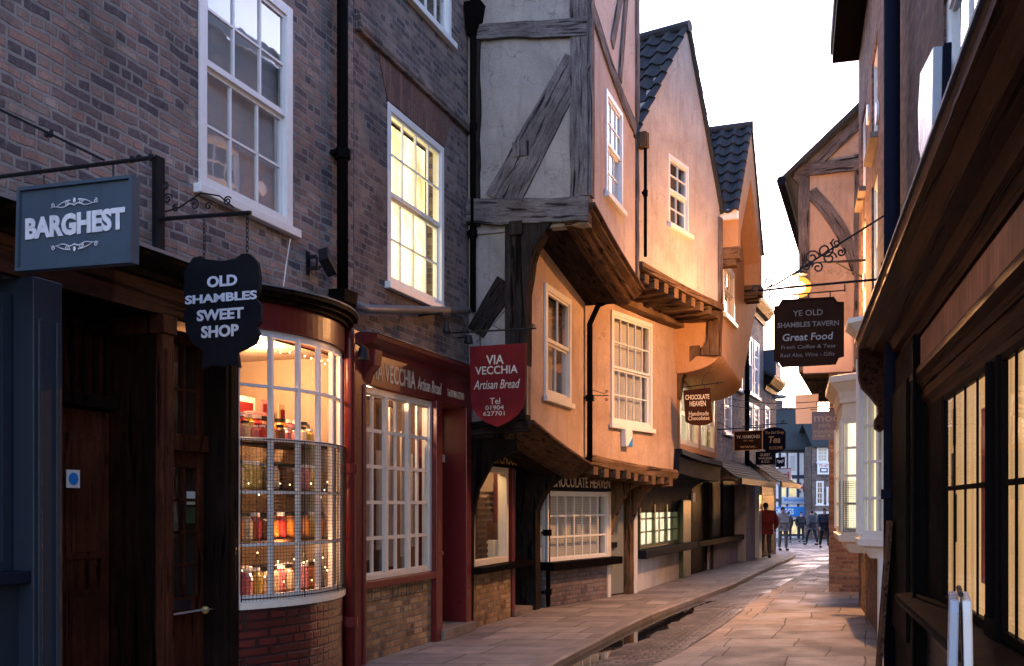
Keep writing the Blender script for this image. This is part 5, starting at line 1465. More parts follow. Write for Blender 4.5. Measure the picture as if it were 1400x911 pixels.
# --- old sweet shop sign
W_ = lw(LY(214)); f = Frame(W_, NL)
jar = [(275, 505), (277, 480), (262, 470), (254, 455), (251, 430), (256, 420), (251, 405), (251, 372), (258, 360), (264, 352), (274, 350), (280, 354), (303, 357), (322, 353), (330, 347), (340, 347), (347, 353), (352, 360), (355, 378), (354, 398), (349, 408), (356, 416), (356, 440), (350, 447), (354, 455), (348, 470), (333, 478), (324, 482), (327, 503), (316, 498), (303, 502), (288, 499)]
sign(f, jar, 'blackmatt', 'black jar shaped sign with white capitals for the old sweet shop', [
    ('OLD', (284, 394), (325, 375), 'silver', dict(bold=.035)), ('SHAMBLES', (254, 417), (352, 397), 'silver', dict(bold=.035)),
    ('SWEET', (270, 440), (334, 420), 'silver', dict(bold=.035)), ('SHOP', (276, 463), (327, 443), 'silver', dict(bold=.035))], th=.035,
    lugs=[(277, 352, 300), (336, 348, 293)])
br = bracket(f, [([(217, 300), (343, 291)], .016), ([(225, 290), (245, 284), (275, 264), (300, 268), (320, 284)], .006)], 'black iron bracket with scrolls holding the black sweet shop sign',
        [(229, 272, .04, 0, 1.5, .006), (226, 255, .03, 2, -1.6, .006), (240, 285, .03, 1, 1.3, .006), (311, 275, .035, .5, 1.5, .006), (266, 280, .045, 2.4, -1.2, .006), (285, 282, .03, .3, 1.2, .006)])
q = f.p(213, 345); q1 = f.p(213, 215)
mm = MB().box(-.06, .045, -.05, .05, 0, q1[1] - q[1]); pl_ = mm.build('wall_plate', M['blackmatt'], br, bevel=.005)
pl_.location = (q[0] - f.p(217, 300)[0], 0, q[1] - min(f.p(217, 300)[1], f.p(343, 291)[1], f.p(225, 290)[1]))

# --- maroon shield sign of the bread shop
W_ = lw(LY(612)); f = Frame(W_, NL)
sh_ = [(642, 474), (719, 469), (718, 545), (715, 557), (707, 568), (695, 577), (680, 584), (664, 578), (652, 568), (645, 557), (643, 545)]
sign(f, sh_, 'maroonboard', 'maroon shield shaped sign with cream lettering for the bread shop', [
    ('VIA', (665, 499), (689, 485), 'creamlet', dict(bold=.012)), ('VECCHIA', (650, 513), (708, 499), 'creamlet', dict(bold=.012)),
    ('Artisan Bread', (648, 533), (711, 518), 'creamlet', dict(shear=.3)), ('Tel', (670, 553), (684, 544), 'creamlet'),
    ('01904', (664, 561), (689, 554), 'creamlet'), ('627701', (661, 569), (690, 562), 'creamlet')], th=.03, lugs=[(656, 473, 453), (704, 470, 450)])
m = MB(); 
bracket(f, [([(608, 456), (733, 449)], .011), ([(640, 424), (686, 452)], .005), ([(608, 448), (640, 455)], .005), ([(652, 538 - 70), (697, 418)], .004)], 'thin black iron bracket with a curled tip above the maroon shield sign', [(727, 447, .035, 0, 1.4, .007), (719, 452, .03, 1.5, -1.3, .007)])

# --- brown sign at the ochre house
f = sframe(935, 18.2, (.93, -.37))
sign(f, [(934, 534), (971, 530), (974, 577), (966, 581), (956, 582), (946, 581), (937, 577)], 'brownboard', 'dark brown chocolate shop sign with a pointed foot under the ochre overhang', [
    ('CHOCOLATE', (937, 547), (970, 539), 'creamlet', dict(bold=.02)), ('HEAVEN', (943, 556), (965, 548), 'creamlet', dict(bold=.02)),
    ('Handmade', (942, 569), (969, 562), 'creamlet'), ('Chocolates', (941, 575), (970, 568.5), 'creamlet')], th=.03, edge=None, lugs=[(942, 533, 529), (963, 531, 526)])
bracket(f, [([(930, 530), (989, 523)], .01), ([(960, 527), (962, 514), (972, 508)], .008)], 'thin iron bracket over the dark brown chocolate sign', [(981, 524, .02, 0, 1.2, .006)])
# scroll bracket with nothing on it
f = Frame(fD.w(dF0, -p1, 0)[:2], (.842, -.539))
bracket(f, [([(800, 541), (832, 541)], .008), ([(802, 531), (828, 539)], .005)], 'small empty scrolled iron bracket on the cream house front', [(829, 536, .03, 0, 1.4, .005), (829, 546, .03, 0, -1.4, .005), (812, 546, .035, 1, 1.4, .005)])
# --- cluster of signs down the lane
f = sframe(1003, 25.0, (.92, -.39))
sign(f, [(1003, 590), (1043, 588), (1043, 615), (1003, 617)], 'signbrown' if 'signbrown' in M else 'brownboard', 'orange-brown rectangular jeweller sign with cream capitals and gold border', [
    ('W. HAMOND', (1007, 600), (1039, 594.5), 'creamlet', dict(bold=.02)), ('EST. 1860', (1017, 604), (1030, 601.5), 'goldlet'), ('www.', (1012, 613), (1034, 609.5), 'goldlet')], edge='goldlet')
bracket(f, [([(975, 588), (1046, 584)], .014), ([(975, 575), (1000, 586)], .007)], 'thin iron arm above the orange-brown jeweller sign')
f = sframe(1043, 27.5, (.92, -.39))
sign(f, [(1043, 590), (1047, 586), (1059, 584), (1070, 586), (1074, 590), (1074, 613), (1070, 617), (1058, 621), (1047, 617), (1043, 613)], 'navy', 'navy tea room sign with gold lettering and curved top', [
    ('The Earl Grey', (1046, 595), (1072, 589), 'goldlet', dict(shear=.2)), ('Tea', (1051, 606), (1067, 596.5), 'goldlet', dict(shear=.2, bold=.02)), ('ROOMS', (1052, 615), (1070, 610), 'goldlet')])
bracket(f, [([(1015, 583), (1076, 579)], .014)], 'thin iron arm above the navy tea room sign', [(1070, 577, .05, 0, 1.3, .01)])
f = sframe(1033, 27.0, (.92, -.39))
sign(f, [(1033, 618), (1060, 616), (1060, 635), (1033, 636)], 'blackmatt', 'small black gallery sign with pale capitals under the tea room sign', [
    ('GUEST', (1039, 624), (1053, 620), 'creamlet', dict(bold=.02)), ('WALKER', (1037, 628.5), (1056, 625), 'creamlet', dict(bold=.02)), ('& CO', (1041, 633), (1052, 629.5), 'creamlet', dict(bold=.02))])
f = sframe(1062, 37, (.92, -.39))
r, b, uc, zb = sign(f, [(1061, 626), (1073, 625), (1073, 638), (1061, 639)], 'navy', 'dark blue square sign with a white mask shape, far down the lane')
q = f.rect((1062.5, 634), (1071.5, 628.5)); mk = MB(); cx, cz = (q[0] + q[2]) / 2 - uc, (q[1] + q[3]) / 2 - zb; w = (q[2] - q[0]) / 2; h = (q[3] - q[1]) / 2
out = [(cx + w * x, cz + h * z) for x, z in ((-1, .8), (-.3, .7), (0, .4), (.3, .7), (1, 1), (.8, -.4), (.35, -.9), (0, -.2), (-.35, -.9), (-.8, -.4))]
ho = [[(cx + s * w * .5 + w * .2 * math.cos(a), cz + h * .15 + h * .28 * math.sin(a)) for a in [k * math.pi / 4 for k in range(8)]] for s in (-1, 1)]
mk.plate(out, ho, -.01, .008); mk.build('mask_emblem', M['white'], b)
f = sframe(1062, 40, (.92, -.39))
sign(f, [(1061, 641), (1082, 640), (1082, 656), (1079, 662), (1071, 667), (1063, 664), (1061, 660)], 'white', 'white shield sign with a red border and red letters, far down the lane', [('ari', (1064, 655), (1079, 645), 'red', dict(bold=.02))], edge='red')

# --- right hand signs
fT2 = sframe(1105, 10.3, NR)
tv = [(1058, 419), (1064, 418), (1069, 410), (1140, 406), (1145, 413), (1154, 413), (1154, 487), (1147, 489), (1143, 498), (1069, 502), (1064, 495), (1058, 494)]
sign(fT2, tv, 'brownboard', 'large black-brown tavern sign with notched corners, hanging under the street lamp', [
    ('YE OLD', (1084, 433), (1125, 423), 'tavernlet', dict(bold=.01)), ('SHAMBLES TAVERN', (1063, 449), (1147, 438), 'tavernlet', dict(bold=.02)),
    ('Great Food', (1070, 467), (1139, 454), 'dimlet', dict(shear=.12, bold=.015)), ('Fresh Coffee & Teas', (1068, 478), (1142, 470), 'tavernlet', dict(shear=.1)), ('Real Ales, Wine - Gifts', (1067, 490), (1141, 481), 'tavernlet', dict(shear=.1))], th=.05, edge='brownboard')
sc_ = []
for i, (px, py, rr, s, tn) in enumerate([(1110, 352, .075, 0, 1.4), (1128, 342, .085, 1, -1.4), (1143, 333, .05, 2, 1.4), (1118, 366, .06, 3, -1.4), (1134, 353, .07, 0, 1.4), (1150, 345, .045, 1, -1.3), (1103, 364, .045, 2, 1.3), (1050, 386, .05, 4.7, 1.3), (1030 + 2, 396, .05, 0, .8)]): sc_.append((px, py, rr, s, tn, .009))
bracket(fT2, [([(1036, 397), (1046, 397), (1080, 393), (1202, 382)], .013), ([(1048, 394), (1060, 390), (1090, 371), (1150, 332), (1252, 268)], .010), ([(1050, 406), (1155, 397)], .007), ([(1052, 397), (1052, 406)], .008), ([(1155, 389), (1155, 399)], .008), ([(1074, 404), (1074, 412)], .006), ([(1135, 399), (1135, 408)], .006)],
        'long scrolled wrought iron bracket reaching over the lane above the tavern sign', sc_)
f = sframe(1130, 15.75, NR)
sign(f, [(1098, 449), (1166, 446), (1166, 508), (1098, 511)], 'mauve', 'blank grey-white box sign with shade in its paint, partly hidden behind the tavern sign', th=.14)  # grey paint carries the shade lying on this white box
f = sframe(1100, 20.2, NR)
sign(f, [(1087, 540), (1119, 538.5), (1118, 579), (1088, 580)], 'peach', 'blank pale board with peach lamplight in its paint, hanging on two chains below the tavern sign', th=.025, lugs=[(1091, 539.5, 521), (1117, 538.5, 520)], edge=None)
bracket(f, [([(1079, 521), (1137, 520)], .012)], 'scrolled iron bracket holding the blank peach-lit board', [(1090, 514, .08, 0, 1.5, .009), (1105, 517, .05, 1, -1.5, .009), (1117, 515, .07, 0, 1.5, .009), (1128, 515, .07, 2, -1.5, .009), (1128, 530, .06, 2, 1.5, .009)])
f = sframe(1110, 15.45, NR)
sign(f, [(1110, 563), (1162, 561), (1162, 600), (1110, 602)], 'mauve', 'mauve-grey soap shop sign half hidden by the cream bay window', [
    ('mood', (1113, 577), (1158, 565), 'dimlet', dict(bold=.01)), ('york', (1119, 586), (1136, 578), 'dimlet'), ('Handmade', (1113, 593), (1148, 587), 'dimlet'), ('Soaps & Gifts', (1113, 599), (1152, 593), 'dimlet')])
bracket(f, [([(1108, 560), (1172, 557)], .009), ([(1120, 552), (1120, 562)], .006)], 'thin iron bracket with a hook above the mauve-grey sign', [(1120, 553, .05, 0, 1.4, .007), (1130, 551, .04, 2, 1.3, .007)])

# ================================================================== SMALL FITTINGS
def fitting(name, f, px, py, label, cat, off=0.0):
    u, z = f.p(px, py, off); return empty(name, f.w(u, -off, z), f.rz, label, cat)
o = fitting('floodlight', fA, 428, 362, 'black floodlight on the brick wall above the sweet shop window', 'light fitting')
m = MB(); m.box(-.09, .13, -.2, -.1, -.04, .13)
bmesh.ops.rotate(m.bm, verts=m.bm.verts[:], cent=(0, -.15, 0), matrix=Matrix.Rotation(rad(35), 3, 'Y') @ Matrix.Rotation(rad(-20), 3, 'X')); m.build('lamp_housing', M['iron'], o, bevel=.01)
MB().box(-.13, -.08, -.015, 0, -.12, .1).box(-.12, -.09, -.1, -.015, -.08, -.05).box(-.12, -.09, -.1, -.015, .03, .06).tube([(-.1, -.1, .04), (-.1, -.1, -.07), (0, -.15, .0)], .014, 6).build('mount', M['iron'], o)
o = fitting('spotlight', fA, 572, 432, 'small black spotlight on an arm below the cross pipe', 'light fitting')
MB().tube([(0, 0, 0), (.0, -.3, .02), (-.02, -.36, -.06)], .012, 6).build('arm', M['iron'], o)
MB().lathe([(.0, .03), (.03, .03), (.055, -.08), (.05, -.1), (0, -.09)], 12, (-.03, -.38, -.13)).build('lamp_shade', M['iron'], o, smooth=False)
o = fitting('spotlight', fA, 626, 462, 'small dark lamp head beside the maroon shield sign', 'light fitting')
MB().tube([(0, 0, 0), (0, -.12, 0)], .012, 6).build('arm', M['iron'], o); MB().lathe([(0, .05), (.04, .05), (.06, -.05), (0, -.05)], 12, (0, -.15, -.03)).build('lamp_shade', M['iron'], o)
o = fitting('spotlight', fA, 497, 484, 'black spotlight clipped to the maroon cornice of the bread shop', 'light fitting', .3)
MB().tube([(0, .1, .12), (0, 0, .06)], .012, 6).build('arm', M['iron'], o); MB().lathe([(0, .06), (.045, .06), (.06, -.06), (0, -.06)], 12, (0, 0, 0)).build('lamp_shade', M['iron'], o)
o = fitting('alarm_box', fD, 853, 600, 'white and blue burglar alarm box under the blind window of the cream house', 'alarm box', p1)
MB().prism([(-.11, -.14), (.11, -.14), (.13, .15), (-.13, .15)], -.1, 0).build('case', M['white'], o, bevel=.012)
MB().prism([(-.05, -.13), (.115, -.13), (.115, .02)], -.106, -.095).build('blue_panel', M['blue'], o)
# street lamp in front of the timber gable
LP = at(1094, 393, 15.7)
fl_ = Frame((LP.x, LP.y), NR)
lamp = empty('street_lamp', LP, fl_.rz, 'glowing sodium street lamp on a wall arm above the tavern sign', 'street lamp')
MB().lathe([(.0, .27), (.03, .26), (.11, .21), (.12, .195), (.0, .20)], 16).build('hood', M['iron'], lamp, smooth=True)
MB().sphere((0, 0, 0), .165, 20, 14, (1, 1, .95)).build('halo_globe', M['lampglow'], lamp, smooth=True)
MB().sphere((0, 0, 0), .085, 16, 12).build('lamp_core', M['lampcore'], lamp, smooth=True)
MB().tube([(0, 0, .22), (0, 0, .30), (.2, 0, .36), (1.02, 0, .36)], .02, 8).tube([(.5, 0, .36), (1.0, 0, .05)], .012, 6).build('arm', M['iron'], lamp)
# modern street lamp on the far brick house
P = at(1063, 543, 36); f = Frame((P.x, P.y), (.92, -.39))
o = empty('street_lamp', P, f.rz, 'grey unlit street lamp head on an arm at the far brick house', 'street lamp')
MB().sphere((0.05, 0, 0), .3, 14, 8, (1.0, .5, .28)).build('lamp_head', M['paleboard'], o, smooth=True)
MB().tube([(-.1, 0, .06), (-.5, 0, .12), (-1.2, 0, -.1)], .035, 6).build('arm', M['iron'], o)
# overhead cables
for k, (a, b, lb) in enumerate((((978, 541, 25), (1158, 546, 15.2), 'upper thin black cable sagging across the lane'), ((985, 552, 25), (1160, 552, 15), 'lower thin black cable sagging across the lane'))):
    p, q = at(*a), at(*b); m = MB()
    m.tube([p.lerp(q, i / 12) - Vector((0, 0, .12 * math.sin(math.pi * i / 12))) - p for i in range(13)], .006, 4)
    o = m.build('overhead_cable', M['iron']); o.location = p; tag(o, lb, 'cable')
# board leaning on the pilaster
P = at(1200, 690, 9.55); f = Frame((P.x, P.y), RD)
o = empty('leaning_board', (P.x, P.y, 0), f.rz, 'tall thin wooden board leaning against the black pilaster', 'board')
m = MB(); m.box(-.13, .13, -.010, .010, .03, 1.47); m.box(-.16, -.13, -.016, .016, 0, 1.5); m.box(.13, .16, -.016, .016, 0, 1.5); m.box(-.13, .13, -.016, .016, 1.46, 1.5); m.box(-.13, .13, -.016, .016, .0, .04)
bo = m.build('framed_panel', M['wood_br'], o); bo.rotation_euler = (rad(-4), 0, 0)
# pavement board, seen edge on
P = at(1312, 690, 4.45); f = Frame((P.x, P.y), (-.42, -1.0))
o = empty('pavement_board', (P.x, P.y, 0), f.rz, 'pale folding pavement board seen edge on beside the right hand window', 'pavement sign')
for s, mt in ((-1, 'paleboard'), (1, 'white')):
    m = MB(); m.prism([(-.27, 0.02), (.27, .02), (.27, 1.20), (.24, 1.25), (-.24, 1.25), (-.27, 1.20)], -.018, .018)
    p_ = m.build('panel', M[mt], o, bevel=.008); p_.location = (0, s * .05, 0); p_.rotation_euler = (rad(1.2) * s, 0, 0)
MB().tube([(-.2, 0, 1.27), (.2, 0, 1.27)], .012, 6).box(-.26, -.22, -.06, .06, .0, .03).box(.22, .26, -.06, .06, 0, .03).build('hinge', M['iron'], o)

# ================================================================== GOODS IN THE WINDOWS
shelfz = [bz0 - .02, bz0 + .47, bz0 + .93, bz0 + 1.37]
sw_root = empty('display_shelves', fA.w((b0 + b1) / 2, .45, shelfz[0]), fA.rz, 'wooden display shelves behind the bow window of the sweet shop', 'shelves')
for z in shelfz:
    MB().box(-(b1 - b0) / 2 + .02, (b1 - b0) / 2 - .02, -.34, .16, z - shelfz[0] - .025, z - shelfz[0]).build('shelf', M['wood_br'], sw_root)
jm = {}
def jarproto(c, nm):
    m = MB(); m.lathe([(0, 0), (.062, .0), (.07, .02), (.07, .17), (.05, .2), (.05, .215)], 10); m.mi = 1; m.lathe([(.052, .21), (.054, .215), (.054, .245), (0, .25)], 10)
    return m, c
cols = {'red sweets': (.38, .03, .03), 'orange sweets': (.50, .18, .03), 'pink sweets': (.5, .16, .18), 'cream sweets': (.55, .42, .28), 'yellow sweets': (.5, .34, .05), 'brown toffees': (.13, .05, .025)}
protos = []
for nm, c in cols.items():
    key = 'sweet_' + nm.replace(' ', '_'); M[key] = paint_mat(nm.replace(' ', '_') + '_in_glass', c, .2, .8, .4, 40, tuple(x * .4 for x in c), .3)
    m = MB(); m.lathe([(0, 0), (.062, .0), (.07, .02), (.07, .17), (.05, .2), (.05, .215)], 10); m.mi = 1; m.lathe([(.052, .213), (.054, .215), (.054, .245), (0, .25)], 10)
    bmesh.ops.recalc_face_normals(m.bm, faces=m.bm.faces[:])
    me = bpy.data.meshes.new('sweet_jar'); m.bm.to_mesh(me); m.bm.free(); me.materials.append(M[key]); me.materials.append(M['iron' if len(protos) % 2 else 'white']); protos.append((nm, me))
for si, z in enumerate(shelfz):
    for i in range(26):
        if RND.random() < .18: continue
        nm, me = RND.choice(protos)
        o = bpy.data.objects.new('sweet_jar', me); COL.objects.link(o)
        t = (i // 2 + .5) / 13; o.location = fA.w(b0 + (b1 - b0) * t, .2 + .17 * (i % 2) + RND.uniform(-.01, .01), z + .001); s = RND.uniform(.55, .95) if i % 2 == 0 else RND.uniform(.75, 1.05)
        if si == 3 and i % 2 == 0: s *= .8; o.scale = (s, s, s)
        tag(o, 'glass jar of %s on a shelf of the bow window' % nm, 'jar', 'jars of %s in the bow window' % nm)
for i, (t, z, w, h, mt, lb) in enumerate(((.12, 1, .26, .22, 'sweet_yellow_sweets', 'yellow gift box standing on the lower shelf of the bow window'), (.33, 3, .24, .36, 'white', 'tall white box on the top shelf of the bow window'), (.62, 3, .22, .3, 'sweet_pink_sweets', 'pink box on the top shelf of the bow window'), (.2, 2, .24, .26, 'maroonboard', 'dark red tin on the middle shelf of the bow window'), (.8, 2, .24, .28, 'sweet_cream_sweets', 'cream tin on the middle shelf of the bow window'))):
    o = MB().box(-w / 2, w / 2, -.05, .05, 0, h).box(-w / 2 - .006, w / 2 + .006, -.056, .056, h * .75, h).build('gift_box', M[mt], bevel=.008); o.location = fA.w(b0 + (b1 - b0) * t, .52, shelfz[z] + .001); o.rotation_euler = (0, 0, fA.rz + RND.uniform(-.2, .2)); tag(o, lb, 'box')
for i, (t, z, w, h, mt, lb) in enumerate(((.10, 2.62, .26, .3, 'printcard_a', 'pale printed card high on the back wall of the bow window, nearest the door'), (.30, 2.72, .2, .2, 'lit_white', 'small glowing light panel high inside the bow window'), (.48, 2.60, .3, .36, 'printcard_a', 'large pale printed card in the middle of the bow window back wall'), (.68, 2.68, .2, .28, 'sweet_pink_sweets', 'pink printed card high on the bow window back wall'), (.86, 2.6, .22, .34, 'sweet_cream_sweets', 'cream printed card at the far end of the bow window back wall'))):
    o = MB().box(-w / 2, w / 2, -.008, .008, 0, h).build('printed_card', M[mt], bevel=.003); o.location = fA.w(b0 + (b1 - b0) * t + .25, .62, z - .28); o.rotation_euler = (0, 0, fA.rz); tag(o, lb, 'card')
    MB().box(-w * .36, w * .36, -.012, -.007, h * .55, h * .85).build('print', M['maroonboard' if i != 1 else 'lit_white'], o)
# fairy lights: wire with bulbs, one object per string
def fairy(pts, label, n):
    root = empty('fairy_lights', fA.w(*pts[0]), fA.rz, label, 'fairy lights')
    p0 = Vector(pts[0]); loc = [Vector(p) - p0 for p in pts]
    MB().tube(loc, .003, 4).build('wire', M['iron'], root)
    m = MB(); L = [0]
    for a, b in zip(loc, loc[1:]): L.append(L[-1] + (b - a).length)
    for k in range(n):
        d = L[-1] * (k + .5) / n; j = max(i for i in range(len(L)) if L[i] <= d); j = min(j, len(loc) - 2)
        q = loc[j].lerp(loc[j + 1], (d - L[j]) / max(1e-6, L[j + 1] - L[j])); m.sphere((q.x, q.y - .006, q.z + RND.uniform(-.015, .01)), .0075, 6, 5)
    m.build('bulbs', M['bulb'], root)
def inn(t, z, o=.05): x, y = bow(t); return (x, y + o + .04, z)
fairy([inn(.03 + .94 * i / 20, bz1 - .06 - .07 * abs(math.sin(i * .8)), .06) for i in range(21)], 'string of fairy lights along the top of the bow window', 16)
fairy([inn(.02 + .96 * i / 20, shelfz[2] + .08 * math.sin(i * 1.3), .07) for i in range(21)], 'string of fairy lights across the middle of the bow window', 16)
fairy([inn(.02 + .96 * i / 30, bz0 + .22 + .16 * math.sin(i * 1.9), .06) for i in range(31)], 'string of fairy lights heaped low in the bow window', 26)
fairy([inn(.98, bz0 + .1 + 2.0 * i / 12, .05) for i in range(13)], 'string of fairy lights hanging down the far edge of the bow window', 12)
# slatted rack in the shop window below the timber house
x0 = WG[0] + .25
o = empty('display_rack', fC.w(1.38, .42, .82), fC.rz - rad(35), 'slatted wooden rack in the cream framed window of the timber house', 'rack')
m = MB()
for i in range(12): m.box(-.3, .3, -.01, .01, .04 + i * .085, .085 + i * .085)
m.build('slats', M['timber_br'], o)
MB().box(-.34, -.3, -.02, .02, 0, 1.15).box(.3, .34, -.02, .02, 0, 1.15).box(-.02, .02, .011, .03, 0, 1.12).build('uprights', M['timber_br'], o)
for i, (dx, dz, w, h, mt, lb) in enumerate(((.72, .0, .22, .3, 'white', 'white box low in the cream framed window beside the slatted rack'), (1.05, .0, .2, .22, 'sweet_cream_sweets', 'cream box low in the cream framed window near its far edge'), (.74, .31, .2, .24, 'sweet_brown_toffees', 'brown box stacked on a white box in the cream framed window'))):
    b = MB().box(-w / 2, w / 2, -.08, .08, 0, h).box(-w / 2 - .005, w / 2 + .005, -.085, .085, h * .8, h).build('gift_box', M[mt], bevel=.008); b.location = fC.w(1.42 + dx * .25, .12 + dx * .12, .83 + dz); b.rotation_euler = (0, 0, fC.rz - rad(30)); tag(b, lb, 'box')
# ================================================================== GROUND
KX = [(-6, -5.35), (0, -3.22), (10.3, .34), (14.5, 1.79), (16.78, 2.73), (20.9, 4.54), (24.5, 5.9), (32.1, 8.85), (36.8, 10.35), (39, 10.8), (42, 11.2), (46, 10.6), (52, 9.0), (60, 7), (90, 2)]
RXE = [(-6, -4.0), (0, -1.95), (10.3, 1.72), (12.5, 2.68), (17.8, 4.64), (23.8, 7.1), (30, 9.85), (36, 12.2), (45, 15.4), (60, 20.5), (90, 30)]
def lerpx(T, Y):
    for (a, b), (c, d) in zip(T, T[1:]):
        if a <= Y <= c: return b + (d - b) * (Y - a) / (c - a)
    return T[-1][1]
def smoothx(T, Y): return sum(lerpx(T, min(89, max(-5.9, Y + d))) for d in (-1.2, -.6, 0, .6, 1.2)) / 5
YS = [-5 + i * .5 for i in range(28)] + [9 + i * .15 for i in range(80)] + [21 + i * .5 for i in range(56)] + [49 + i * 2 for i in range(20)]
YS = sorted(set(round(y, 3) for y in YS))
def strip(fx0, fx1, n, fz, uvoff=0.0):
    m = MB(); rows = []
    for Y in YS:
        a, b = fx0(Y), fx1(Y)
        rows.append([(a + (b - a) * i / n, Y, fz(a + (b - a) * i / n, Y, i / n)) for i in range(n + 1)])
    for r0, r1 in zip(rows, rows[1:]):
        for i in range(n):
            q = [r0[i], r0[i + 1], r1[i + 1], r1[i]]
            m.face(q, [(p[0] - .354 * p[1] + uvoff, p[1] * 1.06) for p in q])
    bmesh.ops.remove_doubles(m.bm, verts=m.bm.verts[:], dist=.0005)
    return m
def nz(x, Y, a, s=1.0): return a * noise.noise(Vector((x * s, Y * s, 3.3)))
kx = lambda Y: smoothx(KX, Y)
rx = lambda Y: smoothx(RXE, Y)
LW0 = lambda Y: min(kx(Y) - .8, .354 * Y - 5.9 if Y < 15 else .45 * Y - 7.4)
m = strip(LW0, lambda Y: kx(Y) - .2, 6, lambda x, Y, t: zg(Y) + nz(x, Y, .010, 1.3))
tag(m.build('pavement', M['flags'], recalc=False), kind='structure')
m = MB(); KR = []
for Y in YS:
    k = kx(Y); z = zg(Y) + nz(k, Y, .010, 1.3) + .004
    KR.append([(k - .2, Y, z - .006), (k - .2, Y, z), (k - .03, Y, z), (k, Y, z - .025), (k + .008, Y, z - .2)])
V = [[m.bm.verts.new(p) for p in r] for r in KR]
for r0, r1, Y in zip(V, V[1:], YS):
    for i in range(4):
        f_ = m.vf([r0[i], r0[i + 1], r1[i + 1], r1[i]])
        for l in f_.loops: l[m.uv].uv = (l.vert.co.y * 1.06, i * .12 + .1)
tag(m.build('kerb', M['kerb'], recalc=False), kind='structure')
def roadz(x, Y, t):
    dip = .035 * max(0, 1 - abs(Y - 13.6) / 4.2)
    return zg(Y) - .105 - dip * (1 - t) + (.09 + dip * .6) * min(1, t * 1.15) + nz(x, Y, .018, 1.1) + nz(x, Y, .012, 3.7)
m = strip(kx, lambda Y: rx(Y) - .3, 14, roadz); tag(m.build('road', M['setts'], smooth=True, recalc=False), kind='structure')
m = strip(lambda Y: rx(Y) - .0, lambda Y: max(.28 * Y + 1.5, rx(Y) + 1.5) + (0 if Y < 17 else (Y - 17) * .12), 8, lambda x, Y, t: zg(Y) + nz(x, Y, .008, 1.3) + .002)
tag(m.build('paved_footway', M['flags_r'], recalc=False), kind='structure')
m = MB()
R = []
for Y in YS: x = rx(Y); z = zg(Y) + nz(x, Y, .008, 1.3) + .002; R.append([(x, Y, z), (x, Y, z - .2)])
V = [[m.bm.verts.new(p) for p in r] for r in R]
for r0, r1 in zip(V, V[1:]): m.vf([r0[0], r0[1], r1[1], r1[0]])
tag(m.build('footway_edge', M['kerb'], recalc=False), kind='structure')
m = strip(lambda Y: rx(Y) - .34, lambda Y: rx(Y) - .0, 2, lambda x, Y, t: zg(Y) + nz(x, Y, .008, 1.3) - .012 + .016 * t)
tag(m.build('edging_stones', M['edging'], recalc=False), kind='structure')
# puddle in the gutter
m = MB(); A_ = []; B_ = []
for i in range(40):
    Y = 10.0 + 8.2 * i / 39; A_.append((kx(Y) + .0, Y, -.082)); B_.append((kx(Y) + 1.0, Y, -.082))
for i in range(39): m.face([A_[i], B_[i], B_[i + 1], A_[i + 1]])
tag(m.build('puddle', M['water'], recalc=False), kind='structure')
m = MB(); ys = [-60, -6, 30, 85, 300]
for a, b in zip(ys, ys[1:]): m.face([(-200, a, zg(a) - .22), (200, a, zg(a) - .22), (200, b, zg(b) - .22), (-200, b, zg(b) - .22)])
tag(m.build('ground', M['tarmac'], recalc=False), kind='structure')

# ================================================================== PEOPLE
def skin_mesh(V, E, Rr, sub=1):
    me = bpy.data.meshes.new('s'); me.from_pydata([tuple(v) for v in V], E, []); o = bpy.data.objects.new('s', me); COL.objects.link(o)
    sk = o.modifiers.new('sk', 'SKIN'); sk.use_smooth_shade = True
    for i, r in enumerate(Rr): d = me.skin_vertices[0].data[i]; d.radius = (r if isinstance(r, tuple) else (r, r)); d.use_root = (i == 0)
    s = o.modifiers.new('su', 'SUBSURF'); s.levels = sub; s.render_levels = sub
    dg = bpy.context.evaluated_depsgraph_get(); dg.update()
    out = bpy.data.meshes.new_from_object(o.evaluated_get(dg)); bpy.data.objects.remove(o); bpy.data.meshes.remove(me)
    for p in out.polygons: p.use_smooth = True
    return out
def mobj(me, name, mat, parent):
    me.materials.clear(); me.materials.append(mat); o = bpy.data.objects.new(name, me); COL.objects.link(o); o.parent = parent; return o
